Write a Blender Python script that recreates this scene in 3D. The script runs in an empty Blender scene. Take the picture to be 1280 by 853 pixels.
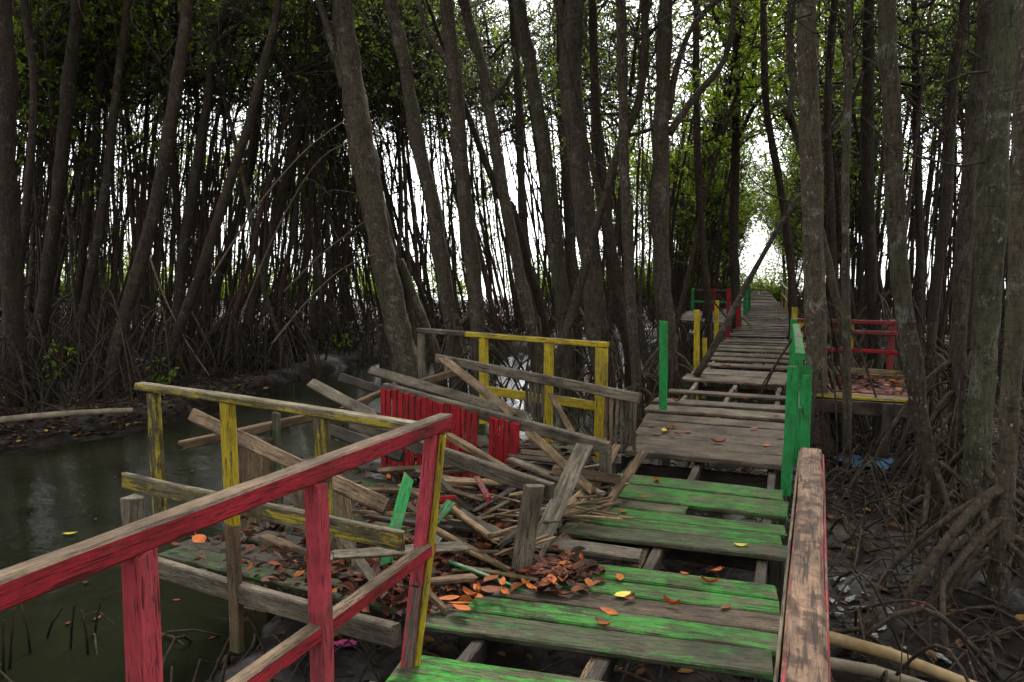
import bpy, math, random
from mathutils import Vector, Matrix, noise

random.seed(7)
R_ = math.radians
scene = bpy.context.scene
COL = scene.collection

# ------------------------------------------------------------------ camera
FPX = 900.0
CAMH = 1.55
PITCH = math.atan(91.5 / FPX)
cam_d = bpy.data.cameras.new('camera')
cam = bpy.data.objects.new('camera', cam_d)
COL.objects.link(cam)
cam.location = (0, 0, CAMH)
cam.rotation_euler = (math.pi / 2 - PITCH, 0, 0)
cam_d.sensor_width = 36
cam_d.lens = FPX / 1280 * 36
cam_d.clip_start = 0.05
cam_d.clip_end = 3000
scene.camera = cam

sp, cp = math.sin(PITCH), math.cos(PITCH)


def ray(u, v):
    a, b = (u - 640) / FPX, (426.5 - v) / FPX
    return Vector((a, cp + b * sp, -sp + b * cp))


def P(u, v, z=0.0):                      # photo direction -> point at height z
    r = ray(u, v)
    return Vector((0, 0, CAMH)) + r * ((z - CAMH) / r.z)


def D(u, v, d):                          # photo direction -> point at distance d along heading
    r = ray(u, v)
    return Vector((0, 0, CAMH)) + r * (d / r.y)


WD = Vector((0.361, 0.9326, 0)).normalized()     # walkway heading
RD = Vector((WD.y, -WD.x, 0))                    # walkway right


def bend(w):
    return -max(0.0, w - 25.0) * 0.055


def wr(w, r, z=0.0):                     # along / across the walkway
    return WD * w + RD * (r + bend(w)) + Vector((0, 0, z))


# ------------------------------------------------------------------ object helpers
def link(o):
    COL.objects.link(o)
    return o


def tag(o, label=None, cat=None, group=None, kind=None):
    if label: o['label'] = label
    if cat: o['category'] = cat
    if group: o['group'] = group
    if kind: o['kind'] = kind
    return o


def thing(name, label, cat, loc=(0, 0, 0), group=None):
    o = link(bpy.data.objects.new(name, None))
    o.location = loc
    o.empty_display_size = 0.1
    return tag(o, label, cat, group)


class MB:
    def __init__(self):
        self.v, self.f, self.m, self.sm = [], [], [], []

    def face(self, idx, mi=0, smooth=False):
        self.f.append(idx); self.m.append(mi); self.sm.append(smooth)

    def tube(self, pts, rad, seg=8, mi=0, jit=0.0, ring=0.0, cap=True):
        n = len(pts)
        base = len(self.v)
        t = (pts[1] - pts[0]).normalized()
        ref = Vector((1, 0, 0)) if abs(t.x) < 0.8 else Vector((0, 1, 0))
        a = t.cross(ref).normalized()
        off = random.uniform(0, 50)
        for i in range(n):
            if i < n - 1:
                t = (pts[i + 1] - pts[max(i - 1, 0)]).normalized() if i else (pts[1] - pts[0]).normalized()
            else:
                t = (pts[i] - pts[i - 1]).normalized()
            a = (a - t * a.dot(t)).normalized()
            b = t.cross(a)
            r = rad[i]
            if ring: r *= 1 + random.uniform(-ring, ring)
            for k in range(seg):
                an = 2 * math.pi * k / seg
                d = a * math.cos(an) + b * math.sin(an)
                rr = r
                if jit:
                    rr *= 1 + jit * noise.noise(Vector((d.x * 1.3 + off, d.y * 1.3, pts[i].z * 2.2 + d.z)))
                    if jit > .24: rr *= 1 + .055 * noise.noise(Vector((d.x * 3.5, d.y * 3.5 + off, pts[i].z * 6)))
                self.v.append(pts[i] + d * rr)
        for i in range(n - 1):
            for k in range(seg):
                k2 = (k + 1) % seg
                self.face((base + i * seg + k, base + i * seg + k2, base + (i + 1) * seg + k2, base + (i + 1) * seg + k), mi, True)
        if cap:
            self.face(tuple(base + (n - 1) * seg + k for k in range(seg)), mi)
            self.face(tuple(base + seg - 1 - k for k in range(seg)), mi)

    def leaf(self, p, d, nrm, L, Wd, mi=0, fold=0.12):
        s = d.cross(nrm)
        if s.length < 1e-4: return
        s = s.normalized()
        up = s.cross(d).normalized()
        b = len(self.v)
        self.v += [p, p + d * L * .35 + s * Wd * .5 + up * fold * Wd, p + d * L * .72 + s * Wd * .42 + up * fold * Wd,
                   p + d * L - up * .05 * L, p + d * L * .72 - s * Wd * .42 + up * fold * Wd, p + d * L * .35 - s * Wd * .5 + up * fold * Wd]
        self.face((b, b + 1, b + 2, b + 3), mi)
        self.face((b, b + 3, b + 4, b + 5), mi)

    def mesh(self, name, mats):
        me = bpy.data.meshes.new(name)
        me.from_pydata([tuple(x) for x in self.v], [], self.f)
        for m in mats: me.materials.append(m)
        me.polygons.foreach_set('material_index', self.m)
        me.polygons.foreach_set('use_smooth', self.sm)
        me.update()
        return me

    def build(self, name, mats, parent=None, M=None):
        if not isinstance(mats, (list, tuple)): mats = [mats]
        o = link(bpy.data.objects.new(name, self.mesh(name, mats)))
        place(o, parent, M if M else Matrix())
        return o


def place(o, parent, M):
    if parent is not None:
        o.parent = parent
        o.matrix_basis = parent_world(parent).inverted() @ M
    else:
        o.matrix_basis = M


def parent_world(p):
    M = p.matrix_basis.copy()
    q = p.parent
    while q:
        M = q.matrix_basis @ M
        q = q.parent
    return M


def board_mesh(name, L, w, t, mat, wear=1.0, warp=0.006, taper=None):
    """plank along local X from 0 to L, width w (Y), thickness t (Z); chamfered, worn, slightly warped."""
    n = max(3, int(L / 0.10) + 1)
    c = min(0.007, t * .22, w * .22)
    hw, ht = w / 2, t / 2
    prof = [(-hw + c, -ht), (hw - c, -ht), (hw, -ht + c), (hw, ht - c), (hw - c, ht), (-hw + c, ht), (-hw, ht - c), (-hw, -ht + c)]
    mb = MB()
    o1, o2, o3 = (random.uniform(0, 90) for _ in range(3))
    wz, wy = random.uniform(-warp, warp) * L, random.uniform(-warp, warp) * L * .6
    endj = [[random.uniform(-.012, .012) * min(1, w / .06) * (3.2 if name in ('broken_board', 'splinter', 'loose_picket') else 1) for _ in range(8)] for _ in range(2)]
    for i in range(n + 1):
        x = L * i / n
        s = x / L
        bow = 4 * s * (1 - s)
        k = 1.0 if taper is None else 1 + (taper - 1) * s
        for j, (y, z) in enumerate(prof):
            ny = noise.noise(Vector((x * 3.1 + o1, y * 20, z * 20))) * .004 * wear
            nz = noise.noise(Vector((x * 3.1 + o2, y * 20, z * 20))) * .003 * wear
            edge = max(0, noise.noise(Vector((x * 7 + o3, j * 1.7, 0))) - .25) * .014 * wear
            xx = x
            if i == 0: xx += endj[0][j]
            if i == n: xx += endj[1][j]
            yy = y * k * (1 - edge / max(w, .03)) + ny + wy * bow
            zz = z * (1 - edge / max(t, .02)) + nz + wz * bow
            mb.v.append(Vector((xx, yy, zz)))
    for i in range(n):
        for j in range(8):
            j2 = (j + 1) % 8
            mb.face((i * 8 + j, i * 8 + j2, (i + 1) * 8 + j2, (i + 1) * 8 + j))
    mb.face(tuple(range(7, -1, -1)))
    mb.face(tuple(n * 8 + j for j in range(8)))
    return mb.mesh(name, [mat])


def board(name, p0, p1, w, t, mat, parent=None, up=None, wear=1.0, warp=0.006, taper=None, roll=0.0):
    p0, p1 = Vector(p0), Vector(p1)
    X = (p1 - p0)
    L = X.length
    X.normalize()
    if up is None:
        up = Vector((0, 0, 1)) if abs(X.z) < .85 else Vector((WD.x, WD.y, 0))
    up = Vector(up)
    Y = up.cross(X).normalized()
    Z = X.cross(Y)
    M = Matrix(((X.x, Y.x, Z.x, p0.x), (X.y, Y.y, Z.y, p0.y), (X.z, Y.z, Z.z, p0.z), (0, 0, 0, 1)))
    if roll: M = M @ Matrix.Rotation(roll, 4, 'X')
    o = link(bpy.data.objects.new(name, board_mesh(name, L, w, t, mat, wear, warp, taper)))
    place(o, parent, M)
    return o


def post(name, top, zbot, w, t, mat, parent=None, lean=(0, 0), face=None, **k):
    top = Vector(top)
    return board(name, Vector((top.x + lean[0], top.y + lean[1], zbot)), top, w, t, mat, parent, up=face or WD, **k)


# ------------------------------------------------------------------ materials
def new_mat(name):
    m = bpy.data.materials.new(name)
    m.use_nodes = True
    nt = m.node_tree
    nt.nodes.clear()
    out = nt.nodes.new('ShaderNodeOutputMaterial')
    return m, nt, out


class N:
    def __init__(self, nt): self.nt = nt

    def n(self, t, **k):
        x = self.nt.nodes.new(t)
        for a, b in k.items():
            if a.startswith('_'): x.inputs[a[1:].replace('_', ' ')].default_value = b
            else: setattr(x, a, b)
        return x

    def l(self, a, b): self.nt.links.new(a, b)

    def noise(self, vec, scale, detail=6, rough=.6, dist=0):
        x = self.n('ShaderNodeTexNoise')
        x.inputs['Scale'].default_value = scale
        x.inputs['Detail'].default_value = detail
        x.inputs['Roughness'].default_value = rough
        x.inputs['Distortion'].default_value = dist
        if vec is not None: self.l(vec, x.inputs['Vector'])
        return x.outputs['Fac']

    def ramp(self, fac, stops, interp='LINEAR'):
        x = self.n('ShaderNodeValToRGB')
        x.color_ramp.interpolation = interp
        e = x.color_ramp.elements
        while len(e) < len(stops): e.new(0.5)
        for i, (p, c) in enumerate(stops):
            e[i].position = p
            e[i].color = (*c, 1) if len(c) == 3 else c
        self.l(fac, x.inputs['Fac'])
        return x.outputs['Color']

    def math(self, op, a, b=None, c=None, clamp=False):
        x = self.n('ShaderNodeMath', operation=op, use_clamp=clamp)
        for i, q in enumerate((a, b, c)):
            if q is None: continue
            if isinstance(q, (int, float)): x.inputs[i].default_value = q
            else: self.l(q, x.inputs[i])
        return x.outputs[0]

    def mix(self, f, a, b, mode='MIX'):
        x = self.n('ShaderNodeMix', data_type='RGBA', blend_type=mode)
        for i, q in ((0, f), (6, a), (7, b)):
            if isinstance(q, (int, float)): x.inputs[i].default_value = q
            elif isinstance(q, tuple): x.inputs[i].default_value = (*q, 1) if len(q) == 3 else q
            else: self.l(q, x.inputs[i])
        return x.outputs[2]

    def mapr(self, v, a, b, c=0, d=1):
        x = self.n('ShaderNodeMapRange', clamp=True)
        self.l(v, x.inputs[0])
        for i, q in enumerate((a, b, c, d)): x.inputs[i + 1].default_value = q
        return x.outputs[0]


def coords(g, scale=(1, 1, 1)):
    tc = g.n('ShaderNodeTexCoord')
    oi = g.n('ShaderNodeObjectInfo')
    k = g.math('MULTIPLY', oi.outputs['Random'], 61.0)
    ad = g.n('ShaderNodeVectorMath', operation='ADD')
    g.l(tc.outputs['Object'], ad.inputs[0])
    g.l(k, ad.inputs[1])
    mp = g.n('ShaderNodeMapping')
    mp.inputs['Scale'].default_value = scale
    g.l(ad.outputs[0], mp.inputs['Vector'])
    return mp.outputs[0], ad.outputs[0], oi.outputs['Random']


def wood(name, dark, light, paint=None, cover=0.5, topwear=0.0, paint2=None, moss=0.0, rough=.8, spots=0.0):
    m, nt, out = new_mat(name)
    g = N(nt)
    st, raw, rnd = coords(g, (1.2, 16, 16))
    grain = g.noise(st, 3.2, 8, .65, .6)
    fine = g.noise(st, 14, 4, .7)
    cracks = g.noise(st, 6.0, 3, .5, .2)
    crack = g.mapr(cracks, .385, .335)
    hair = g.mapr(g.noise(st, 11, 3, .55, .15), .40, .35)
    crack = g.math('MAXIMUM', crack, g.math('MULTIPLY', hair, .7))
    blot = g.noise(raw, 3.5, 5, .6)
    wcol = g.ramp(g.math('MULTIPLY_ADD', fine, .45, g.math('MULTIPLY', grain, .6)), [(.34, dark), (.68, light)])
    tone = g.mapr(rnd, 0, 1, .72, 1.2)
    tn = g.n('ShaderNodeCombineColor')
    for i in range(3): g.l(tone, tn.inputs[i])
    wcol = g.mix(1.0, wcol, tn.outputs[0], 'MULTIPLY')
    dirt = g.mapr(blot, .35, .66, .38, 1.12)
    dn = g.n('ShaderNodeCombineColor')
    for i in range(3): g.l(dirt, dn.inputs[i])
    wcol = g.mix(1.0, wcol, dn.outputs[0], 'MULTIPLY')
    speck = g.noise(raw, 55, 5, .75)
    wcol = g.mix(g.math('MULTIPLY', g.mapr(speck, .52, .66), .55), wcol, dark)
    if spots:
        sm = g.mapr(g.noise(raw, 21, 3, .5), .50, .60)
        wcol = g.mix(g.math('MULTIPLY', sm, spots), wcol, dark)
    col = wcol
    hgt = g.math('MULTIPLY_ADD', speck, .35, grain)
    if paint:
        ge = g.n('ShaderNodeNewGeometry')
        sx = g.n('ShaderNodeSeparateXYZ')
        g.l(ge.outputs['Normal'], sx.inputs[0])
        upf = g.mapr(sx.outputs['Z'], .5, .9)
        pm, _, _ = coords(g, (1.6, 5, 5))
        peel = g.noise(pm, 3.4, 9, .68, .5)
        streak = g.noise(st, 2.1, 6, .7, .3)
        peel = g.math('MULTIPLY_ADD', streak, .55, g.math('MULTIPLY', peel, .5))
        peel = g.math('ADD', peel, cover - .5)
        peel = g.math('MULTIPLY_ADD', g.math('SUBTRACT', speck, .5), .22, peel)
        if topwear: peel = g.math('SUBTRACT', peel, g.math('MULTIPLY', upf, topwear))
        mask = g.mapr(peel, .49, .53)
        soft = g.mapr(peel, .40, .66)
        pc = g.mix(g.mapr(g.noise(raw, 9, 5, .7), .3, .7), paint, paint2 or tuple(c * .6 for c in paint))
        pc = g.mix(g.math('MULTIPLY', g.mapr(fine, .52, .34), .6), pc, dark)
        pc = g.mix(g.math('MULTIPLY', g.mapr(blot, .50, .30), .55), pc, dark)
        stain = g.mix(.35, wcol, paint)
        col = g.mix(g.math('MULTIPLY', soft, .5), wcol, stain)
        col = g.mix(mask, col, pc)
        hgt = g.math('MULTIPLY_ADD', mask, .25, hgt)
    if moss:
        mm = g.mapr(g.noise(raw, 2.3, 7, .7), .62 - moss * .2, .72)
        col = g.mix(g.math('MULTIPLY', mm, .6), col, (.045, .06, .03))
    col = g.mix(g.math('MULTIPLY', crack, .75), col, (.012, .010, .008))
    hgt = g.math('MULTIPLY_ADD', crack, -.5, hgt)
    b = g.n('ShaderNodeBsdfPrincipled')
    g.l(col, b.inputs['Base Color'])
    g.l(g.mapr(grain, .3, .7, rough - .2, rough + .1), b.inputs['Roughness'])
    b.inputs['Specular IOR Level'].default_value = .10
    bp = g.n('ShaderNodeBump')
    bp.inputs['Strength'].default_value = .8
    bp.inputs['Distance'].default_value = .006
    g.l(hgt, bp.inputs['Height'])
    g.l(bp.outputs[0], b.inputs['Normal'])
    g.l(b.outputs[0], out.inputs[0])
    return m


def bark(name, dark, light, lichen=.5, green=0.0):
    m, nt, out = new_mat(name)
    g = N(nt)
    st, raw, rnd = coords(g, (9, 9, 2.2))
    fiss = g.noise(st, 2.6, 9, .7, .7)
    rg, _, _ = coords(g, (2.5, 2.5, 16))
    rings = g.noise(rg, 1.4, 7, .7, 1.2)
    sps, _, _ = coords(g, (3, 3, 1.3))
    spots = g.noise(sps, 13, 5, .65)
    pit = g.noise(st, 7, 6, .75)
    big = g.noise(raw, 1.6, 6, .65)
    col = g.ramp(g.math('MULTIPLY_ADD', rings, .35, g.math('MULTIPLY', fiss, .7)), [(.33, dark), (.70, light)])
    lm = g.math('MULTIPLY', g.mapr(spots, .60, .68), g.mapr(big, .42, .62))
    col = g.mix(g.math('MULTIPLY', lm, lichen), col, (.34, .35, .31))
    pat = g.math('MULTIPLY', g.mapr(g.noise(raw, 3.4, 7, .7, .8), .55, .63), g.mapr(pit, .58, .42))
    col = g.mix(g.math('MULTIPLY', pat, lichen * .75), col, (.21, .205, .175))
    if green: col = g.mix(g.math('MULTIPLY', g.mapr(big, .5, .3), green), col, (.07, .09, .04))
    col = g.mix(g.math('MULTIPLY', g.mapr(pit, .54, .66), .8), col, dark)
    tone = g.mapr(rnd, 0, 1, .7, 1.3)
    tn = g.n('ShaderNodeCombineColor')
    for i in range(3): g.l(tone, tn.inputs[i])
    col = g.mix(1.0, col, tn.outputs[0], 'MULTIPLY')
    b = g.n('ShaderNodeBsdfPrincipled')
    g.l(col, b.inputs['Base Color'])
    b.inputs['Roughness'].default_value = .85
    b.inputs['Specular IOR Level'].default_value = .08
    bp = g.n('ShaderNodeBump')
    bp.inputs['Strength'].default_value = .8
    bp.inputs['Distance'].default_value = .045
    g.l(g.math('MULTIPLY_ADD', rings, .6, fiss), bp.inputs['Height'])
    g.l(bp.outputs[0], b.inputs['Normal'])
    g.l(b.outputs[0], out.inputs[0])
    return m


def leafmat(name, stops, trans=.4, rough=.4, tint=(1.5, 1.5, .5), spec=.25):
    m, nt, out = new_mat(name)
    g = N(nt)
    ge = g.n('ShaderNodeNewGeometry')
    col = g.ramp(ge.outputs['Random Per Island'], stops)
    b = g.n('ShaderNodeBsdfPrincipled')
    g.l(col, b.inputs['Base Color'])
    b.inputs['Roughness'].default_value = rough
    b.inputs['Specular IOR Level'].default_value = spec
    tr = g.n('ShaderNodeBsdfTranslucent')
    g.l(g.mix(1.0, col, tint, 'MULTIPLY'), tr.inputs['Color'])
    mx = g.n('ShaderNodeMixShader')
    mx.inputs[0].default_value = trans
    g.l(b.outputs[0], mx.inputs[1])
    g.l(tr.outputs[0], mx.inputs[2])
    g.l(mx.outputs[0], out.inputs[0])
    return m


def plain(name, a, b_, rough=.6, scale=12, spec=.12):
    m, nt, out = new_mat(name)
    g = N(nt)
    _, raw, _ = coords(g)
    col = g.ramp(g.noise(raw, scale, 6, .65), [(.35, a), (.65, b_)])
    b = g.n('ShaderNodeBsdfPrincipled')
    g.l(col, b.inputs['Base Color'])
    b.inputs['Roughness'].default_value = rough
    b.inputs['Specular IOR Level'].default_value = spec
    g.l(b.outputs[0], out.inputs[0])
    return m


DK, LT = (.045, .037, .030), (.235, .195, .155)
M = {}
M['grey'] = wood('weathered_grey_wood', (.020, .016, .012), (.215, .180, .132), moss=.45)
M['brown'] = wood('weathered_brown_wood', (.024, .015, .009), (.250, .172, .102), moss=.2)
M['tan'] = wood('broken_tan_wood', (.035, .022, .013), (.33, .228, .128))
M['darkw'] = wood('wet_dark_wood', (.016, .013, .011), (.085, .068, .052), moss=.3, rough=.6)
M['deckbrown'] = wood('worn_brown_deck', (.018, .013, .010), (.190, .146, .102), moss=.25)
M['green'] = wood('green_painted_deck', (.020, .017, .012), (.16, .135, .090), (.040, .205, .027), .485, 0, (.03, .12, .025), moss=.5)
M['greendark'] = wood('worn_green_deck', (.014, .013, .009), (.135, .118, .080), (.036, .17, .028), .42, 0, (.025, .10, .03), moss=.8)
M['greenpost'] = wood('bright_green_paint', DK, LT, (.018, .27, .066), .61, .15, (.014, .15, .04))
M['yellow'] = wood('yellow_paint', DK, LT, (.42, .315, .014), .585, .14, (.28, .205, .02))
M['yellowworn'] = wood('worn_yellow_paint', (.022, .018, .012), (.185, .155, .10), (.34, .27, .025), .46, .22, (.24, .19, .03), moss=.3)
M['red'] = wood('faded_red_paint', (.020, .013, .009), (.180, .126, .080), (.30, .020, .030), .56, .55, (.17, .014, .020))
M['pink'] = wood('faded_pink_paint', DK, LT, (.42, .052, .072), .58, .1, (.26, .030, .042))
M['redpick'] = wood('red_paint', (.04, .02, .018), (.22, .15, .12), (.36, .012, .018), .60, .1, (.17, .008, .012))
M['railtop'] = wood('weathered_rail_wood', (.022, .012, .008), (.175, .112, .074), (.24, .045, .05), .53, .20, spots=.8, moss=.2)
M['reddeck'] = wood('dull_red_paint', DK, LT, (.22, .025, .03), .58, .1)
M['whitegreen'] = wood('pale_green_paint', DK, LT, (.30, .42, .27), .66, .1)
M['bark'] = bark('mangrove_bark', (.006, .005, .0035), (.094, .074, .052))
M['barklight'] = bark('lichen_mangrove_bark', (.008, .0065, .0045), (.100, .080, .056), .85, .35)
M['barkmoss'] = bark('mossy_mangrove_bark', (.006, .006, .004), (.082, .074, .048), .6, .5)
M['pinkworn'] = wood('worn_pink_paint', (.03, .022, .018), (.18, .15, .125), (.42, .052, .072), .45, .1, (.26, .030, .042), moss=.4)
M['barkdark'] = bark('dark_shaded_bark', (.006, .005, .004), (.052, .039, .027), .3)  # darkened for silhouetted left trunks, shade put into the colour
M['barkred'] = bark('reddish_mangrove_bark', (.014, .009, .007), (.085, .056, .042), .2)
M['root'] = bark('muddy_root_bark', (.007, .0055, .004), (.085, .066, .047), .3)
M['stick'] = bark('pale_dead_wood', (.035, .027, .020), (.17, .135, .10), .3)
M['leaf'] = leafmat('mangrove_leaves', [(0, (.040, .056, .026)), (.5, (.062, .094, .036)), (.85, (.085, .125, .042)), (1, (.14, .16, .05))], .58)
M['leafl'] = leafmat('lit_young_leaves', [(0, (.07, .12, .018)), (.6, (.11, .17, .025)), (1, (.18, .21, .035))], .55)  # paler leaf green, skylight on the far foliage put into the colour
M['litter'] = leafmat('dead_leaves', [(0, (.014, .007, .005)), (.45, (.040, .015, .010)), (.78, (.085, .026, .015)), (.93, (.15, .048, .018)), (1, (.30, .10, .02))], .06, .55, (1, 1, 1), .07)
M['litterg'] = leafmat('ground_leaf_litter', [(0, (.008, .006, .005)), (.6, (.026, .017, .012)), (.88, (.06, .034, .018)), (.96, (.16, .07, .02)), (1, (.26, .17, .04))], .05, .6, (1, 1, 1), .07)
M['orange'] = plain('orange_leaf', (.15, .035, .008), (.34, .092, .014), .6, 26)
M['rust'] = plain('rust_leaf', (.075, .024, .012), (.17, .055, .020), .6, 30)
M['yleaf'] = plain('yellow_leaf', (.42, .30, .04), (.40, .42, .08), .5, 30)
M['bamboo'] = plain('dry_bamboo', (.17, .115, .055), (.30, .22, .11), .5, 7)
M['bambooold'] = plain('old_bamboo', (.10, .08, .055), (.20, .165, .115), .6, 7)
M['plastic'] = plain('dirty_white_plastic', (.035, .033, .028), (.30, .31, .30), .35, 14)
M['blue'] = plain('faded_blue_sheet', (.035, .085, .15), (.07, .15, .25), .5, 7)
M['magenta'] = plain('magenta_plastic', (.45, .03, .18), (.6, .1, .3), .4, 20)
M['redplastic'] = plain('red_plastic', (.45, .03, .03), (.5, .1, .08), .4, 20)


def mud_mat():
    m, nt, out = new_mat('wet_mud')
    g = N(nt)
    tc = g.n('ShaderNodeTexCoord')
    p = tc.outputs['Object']
    a = g.noise(p, 1.1, 10, .65)
    f = g.noise(p, 9, 8, .7)
    ff = g.noise(p, 45, 4, .6)
    col = g.ramp(g.math('MULTIPLY_ADD', f, .5, g.math('MULTIPLY', a, .5)), [(.34, (.006, .005, .004)), (.52, (.014, .011, .009)), (.70, (.046, .038, .031))])
    sz = g.n('ShaderNodeSeparateXYZ')
    g.l(p, sz.inputs[0])
    dry = g.math('MULTIPLY', g.mapr(sz.outputs['Z'], -.80, -.66), g.mapr(f, .35, .6, .25, .8))
    col = g.mix(dry, col, (.105, .092, .078))
    b = g.n('ShaderNodeBsdfPrincipled')
    g.l(col, b.inputs['Base Color'])
    g.l(g.mapr(a, .36, .50, .30, .9), b.inputs['Roughness'])
    g.l(g.mapr(a, .36, .50, .5, .06), b.inputs['Specular IOR Level'])
    bp = g.n('ShaderNodeBump')
    bp.inputs['Strength'].default_value = .9
    bp.inputs['Distance'].default_value = .05
    g.l(g.math('MULTIPLY_ADD', ff, .18, f), bp.inputs['Height'])
    g.l(bp.outputs[0], b.inputs['Normal'])
    g.l(b.outputs[0], out.inputs[0])
    return m


def water_mat(name, col, bump, rough=.05):
    m, nt, out = new_mat(name)
    g = N(nt)
    tc = g.n('ShaderNodeTexCoord')
    p = tc.outputs['Object']
    a = g.noise(p, 4.0, 4, .55)
    f = g.noise(p, 17, 4, .6)
    sc = g.noise(p, .9, 7, .6)
    b = g.n('ShaderNodeBsdfPrincipled')
    g.l(g.mix(g.mapr(sc, .4, .65), col, tuple(c * 1.7 for c in col)), b.inputs['Base Color'])
    g.l(g.mapr(sc, .45, .7, rough, rough + .10), b.inputs['Roughness'])
    b.inputs['IOR'].default_value = 1.33
    bp = g.n('ShaderNodeBump')
    bp.inputs['Strength'].default_value = bump
    bp.inputs['Distance'].default_value = .03
    g.l(g.math('MULTIPLY_ADD', f, .3, a), bp.inputs['Height'])
    g.l(bp.outputs[0], b.inputs['Normal'])
    g.l(b.outputs[0], out.inputs[0])
    return m


M['mud'] = mud_mat()
M['water'] = water_mat('creek_water', (.008, .009, .0045), .30, .02)
M['sky_reflector'] = water_mat('sky_reflector_water', (.05, .055, .04), .15, .12)

# ------------------------------------------------------------------ ground, creek, added far water sheet
WL = -0.90
SHORE = [P(u, v, WL) for u, v in ((-500, 760), (-200, 640), (0, 585), (75, 566), (150, 546), (220, 528), (300, 505), (360, 478), (420, 462), (470, 456), (520, 452), (600, 446), (680, 440), (740, 434), (800, 428), (900, 424))]
SH = [(p.x / p.y, p.y) for p in SHORE]


def shore(a):
    if a <= SH[0][0]: return SH[0][1]
    for (a0, d0), (a1, d1) in zip(SH, SH[1:]):
        if a <= a1: return d0 + (d1 - d0) * (a - a0) / (a1 - a0)
    return SH[-1][1]


def sst(a, b, x):
    t = min(1, max(0, (x - a) / (b - a)))
    return t * t * (3 - 2 * t)


def ground_h(x, y):
    n1 = noise.fractal(Vector((x * .5, y * .5, 3.1)), 1, 2, 5)
    n2 = noise.fractal(Vector((x * 2.4, y * 2.4, 9.1)), 1, 2, 4)
    v = Vector((x, y, 0))
    rr = v.dot(RD)
    ww = v.dot(WD)
    h = -1.14 + .05 * n1
    # mud under and right of the walkway
    right = sst(-2.0, -.4, rr)
    h += right * (.33 + .05 * n1 + .035 * n2)
    under = sst(-4.4, -2.9, rr) * (1 - right) * (1 - sst(8, 12, ww))
    h += under * (.29 + .12 * n1 + .10 * n2)
    h += (1 - right) * (1 - sst(1.5, 2.8, y)) * .1
    if y > .5 and right < 1:
        by = y - shore(x / y)
        bk = sst(-.6, .9, by + .5 * n1)
        h += (1 - right) * bk * (.42 + .06 * n1 + .04 * n2) + (1 - right) * sst(1, 6, by) * .12
    far = sst(50, 54, y) * (1 - sst(1400, 1450, y))
    h = h * (1 - far) + (-1.6) * far
    return h


def axis(fine0, fine1, step, lo, hi, g=1.18):
    a = [fine0]
    while a[-1] < fine1: a.append(a[-1] + step)
    s = step
    while a[-1] < hi:
        s *= g
        a.append(a[-1] + s)
    s = step
    while a[0] > lo:
        s *= g
        a.insert(0, a[0] - s)
    return a


gx, gy = axis(-9, 8, .13, -900, 900), axis(1.2, 16, .13, -300, 1500)
mb = MB()
for y in gy:
    for x in gx: mb.v.append(Vector((x, y, ground_h(x, y))))
nx = len(gx)
for j in range(len(gy) - 1):
    for i in range(nx - 1):
        mb.face((j * nx + i, j * nx + i + 1, (j + 1) * nx + i + 1, (j + 1) * nx + i), 0, True)
tag(mb.build('ground', M['mud']), kind='structure')


def sheet(name, x0, x1, y0, y1, z, mat, n=6):
    mb = MB()
    for j in range(n + 1):
        for i in range(n + 1): mb.v.append(Vector((x0 + (x1 - x0) * i / n, y0 + (y1 - y0) * j / n, z)))
    for j in range(n):
        for i in range(n):
            mb.face((j * (n + 1) + i, j * (n + 1) + i + 1, (j + 1) * (n + 1) + i + 1, (j + 1) * (n + 1) + i))
    return tag(mb.build(name, mat), kind='structure')


sheet('creek_water', -40, 9, -6, 30, WL, M['water'])
sheet('sky_reflector_water', -880, 880, 52, 1390, -.75, M['sky_reflector'])  # water added beyond the stand so the horizon mirrors white sky

# ------------------------------------------------------------------ trees
def smooth_path(pts, step=.22):
    out = []
    n = len(pts)
    for i in range(n - 1):
        p0, p1, p2, p3 = pts[max(i - 1, 0)], pts[i], pts[i + 1], pts[min(i + 2, n - 1)]
        k = max(1, int((p2 - p1).length / step))
        for j in range(k):
            t = j / k
            out.append(.5 * ((2 * p1) + (p2 - p0) * t + (2 * p0 - 5 * p1 + 4 * p2 - p3) * t * t + (3 * p1 - p0 - 3 * p2 + p3) * t ** 3))
    out.append(pts[-1].copy())
    return out


def rv(s=1.0):
    return Vector((random.uniform(-1, 1), random.uniform(-1, 1), random.uniform(-1, 1))) * s


def crooked(p, d, L, n, wob):
    pts = [p.copy()]
    d = d.normalized()
    for i in range(n):
        d = (d + rv(wob)).normalized()
        pts.append(pts[-1] + d * (L / n))
    return pts


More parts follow.
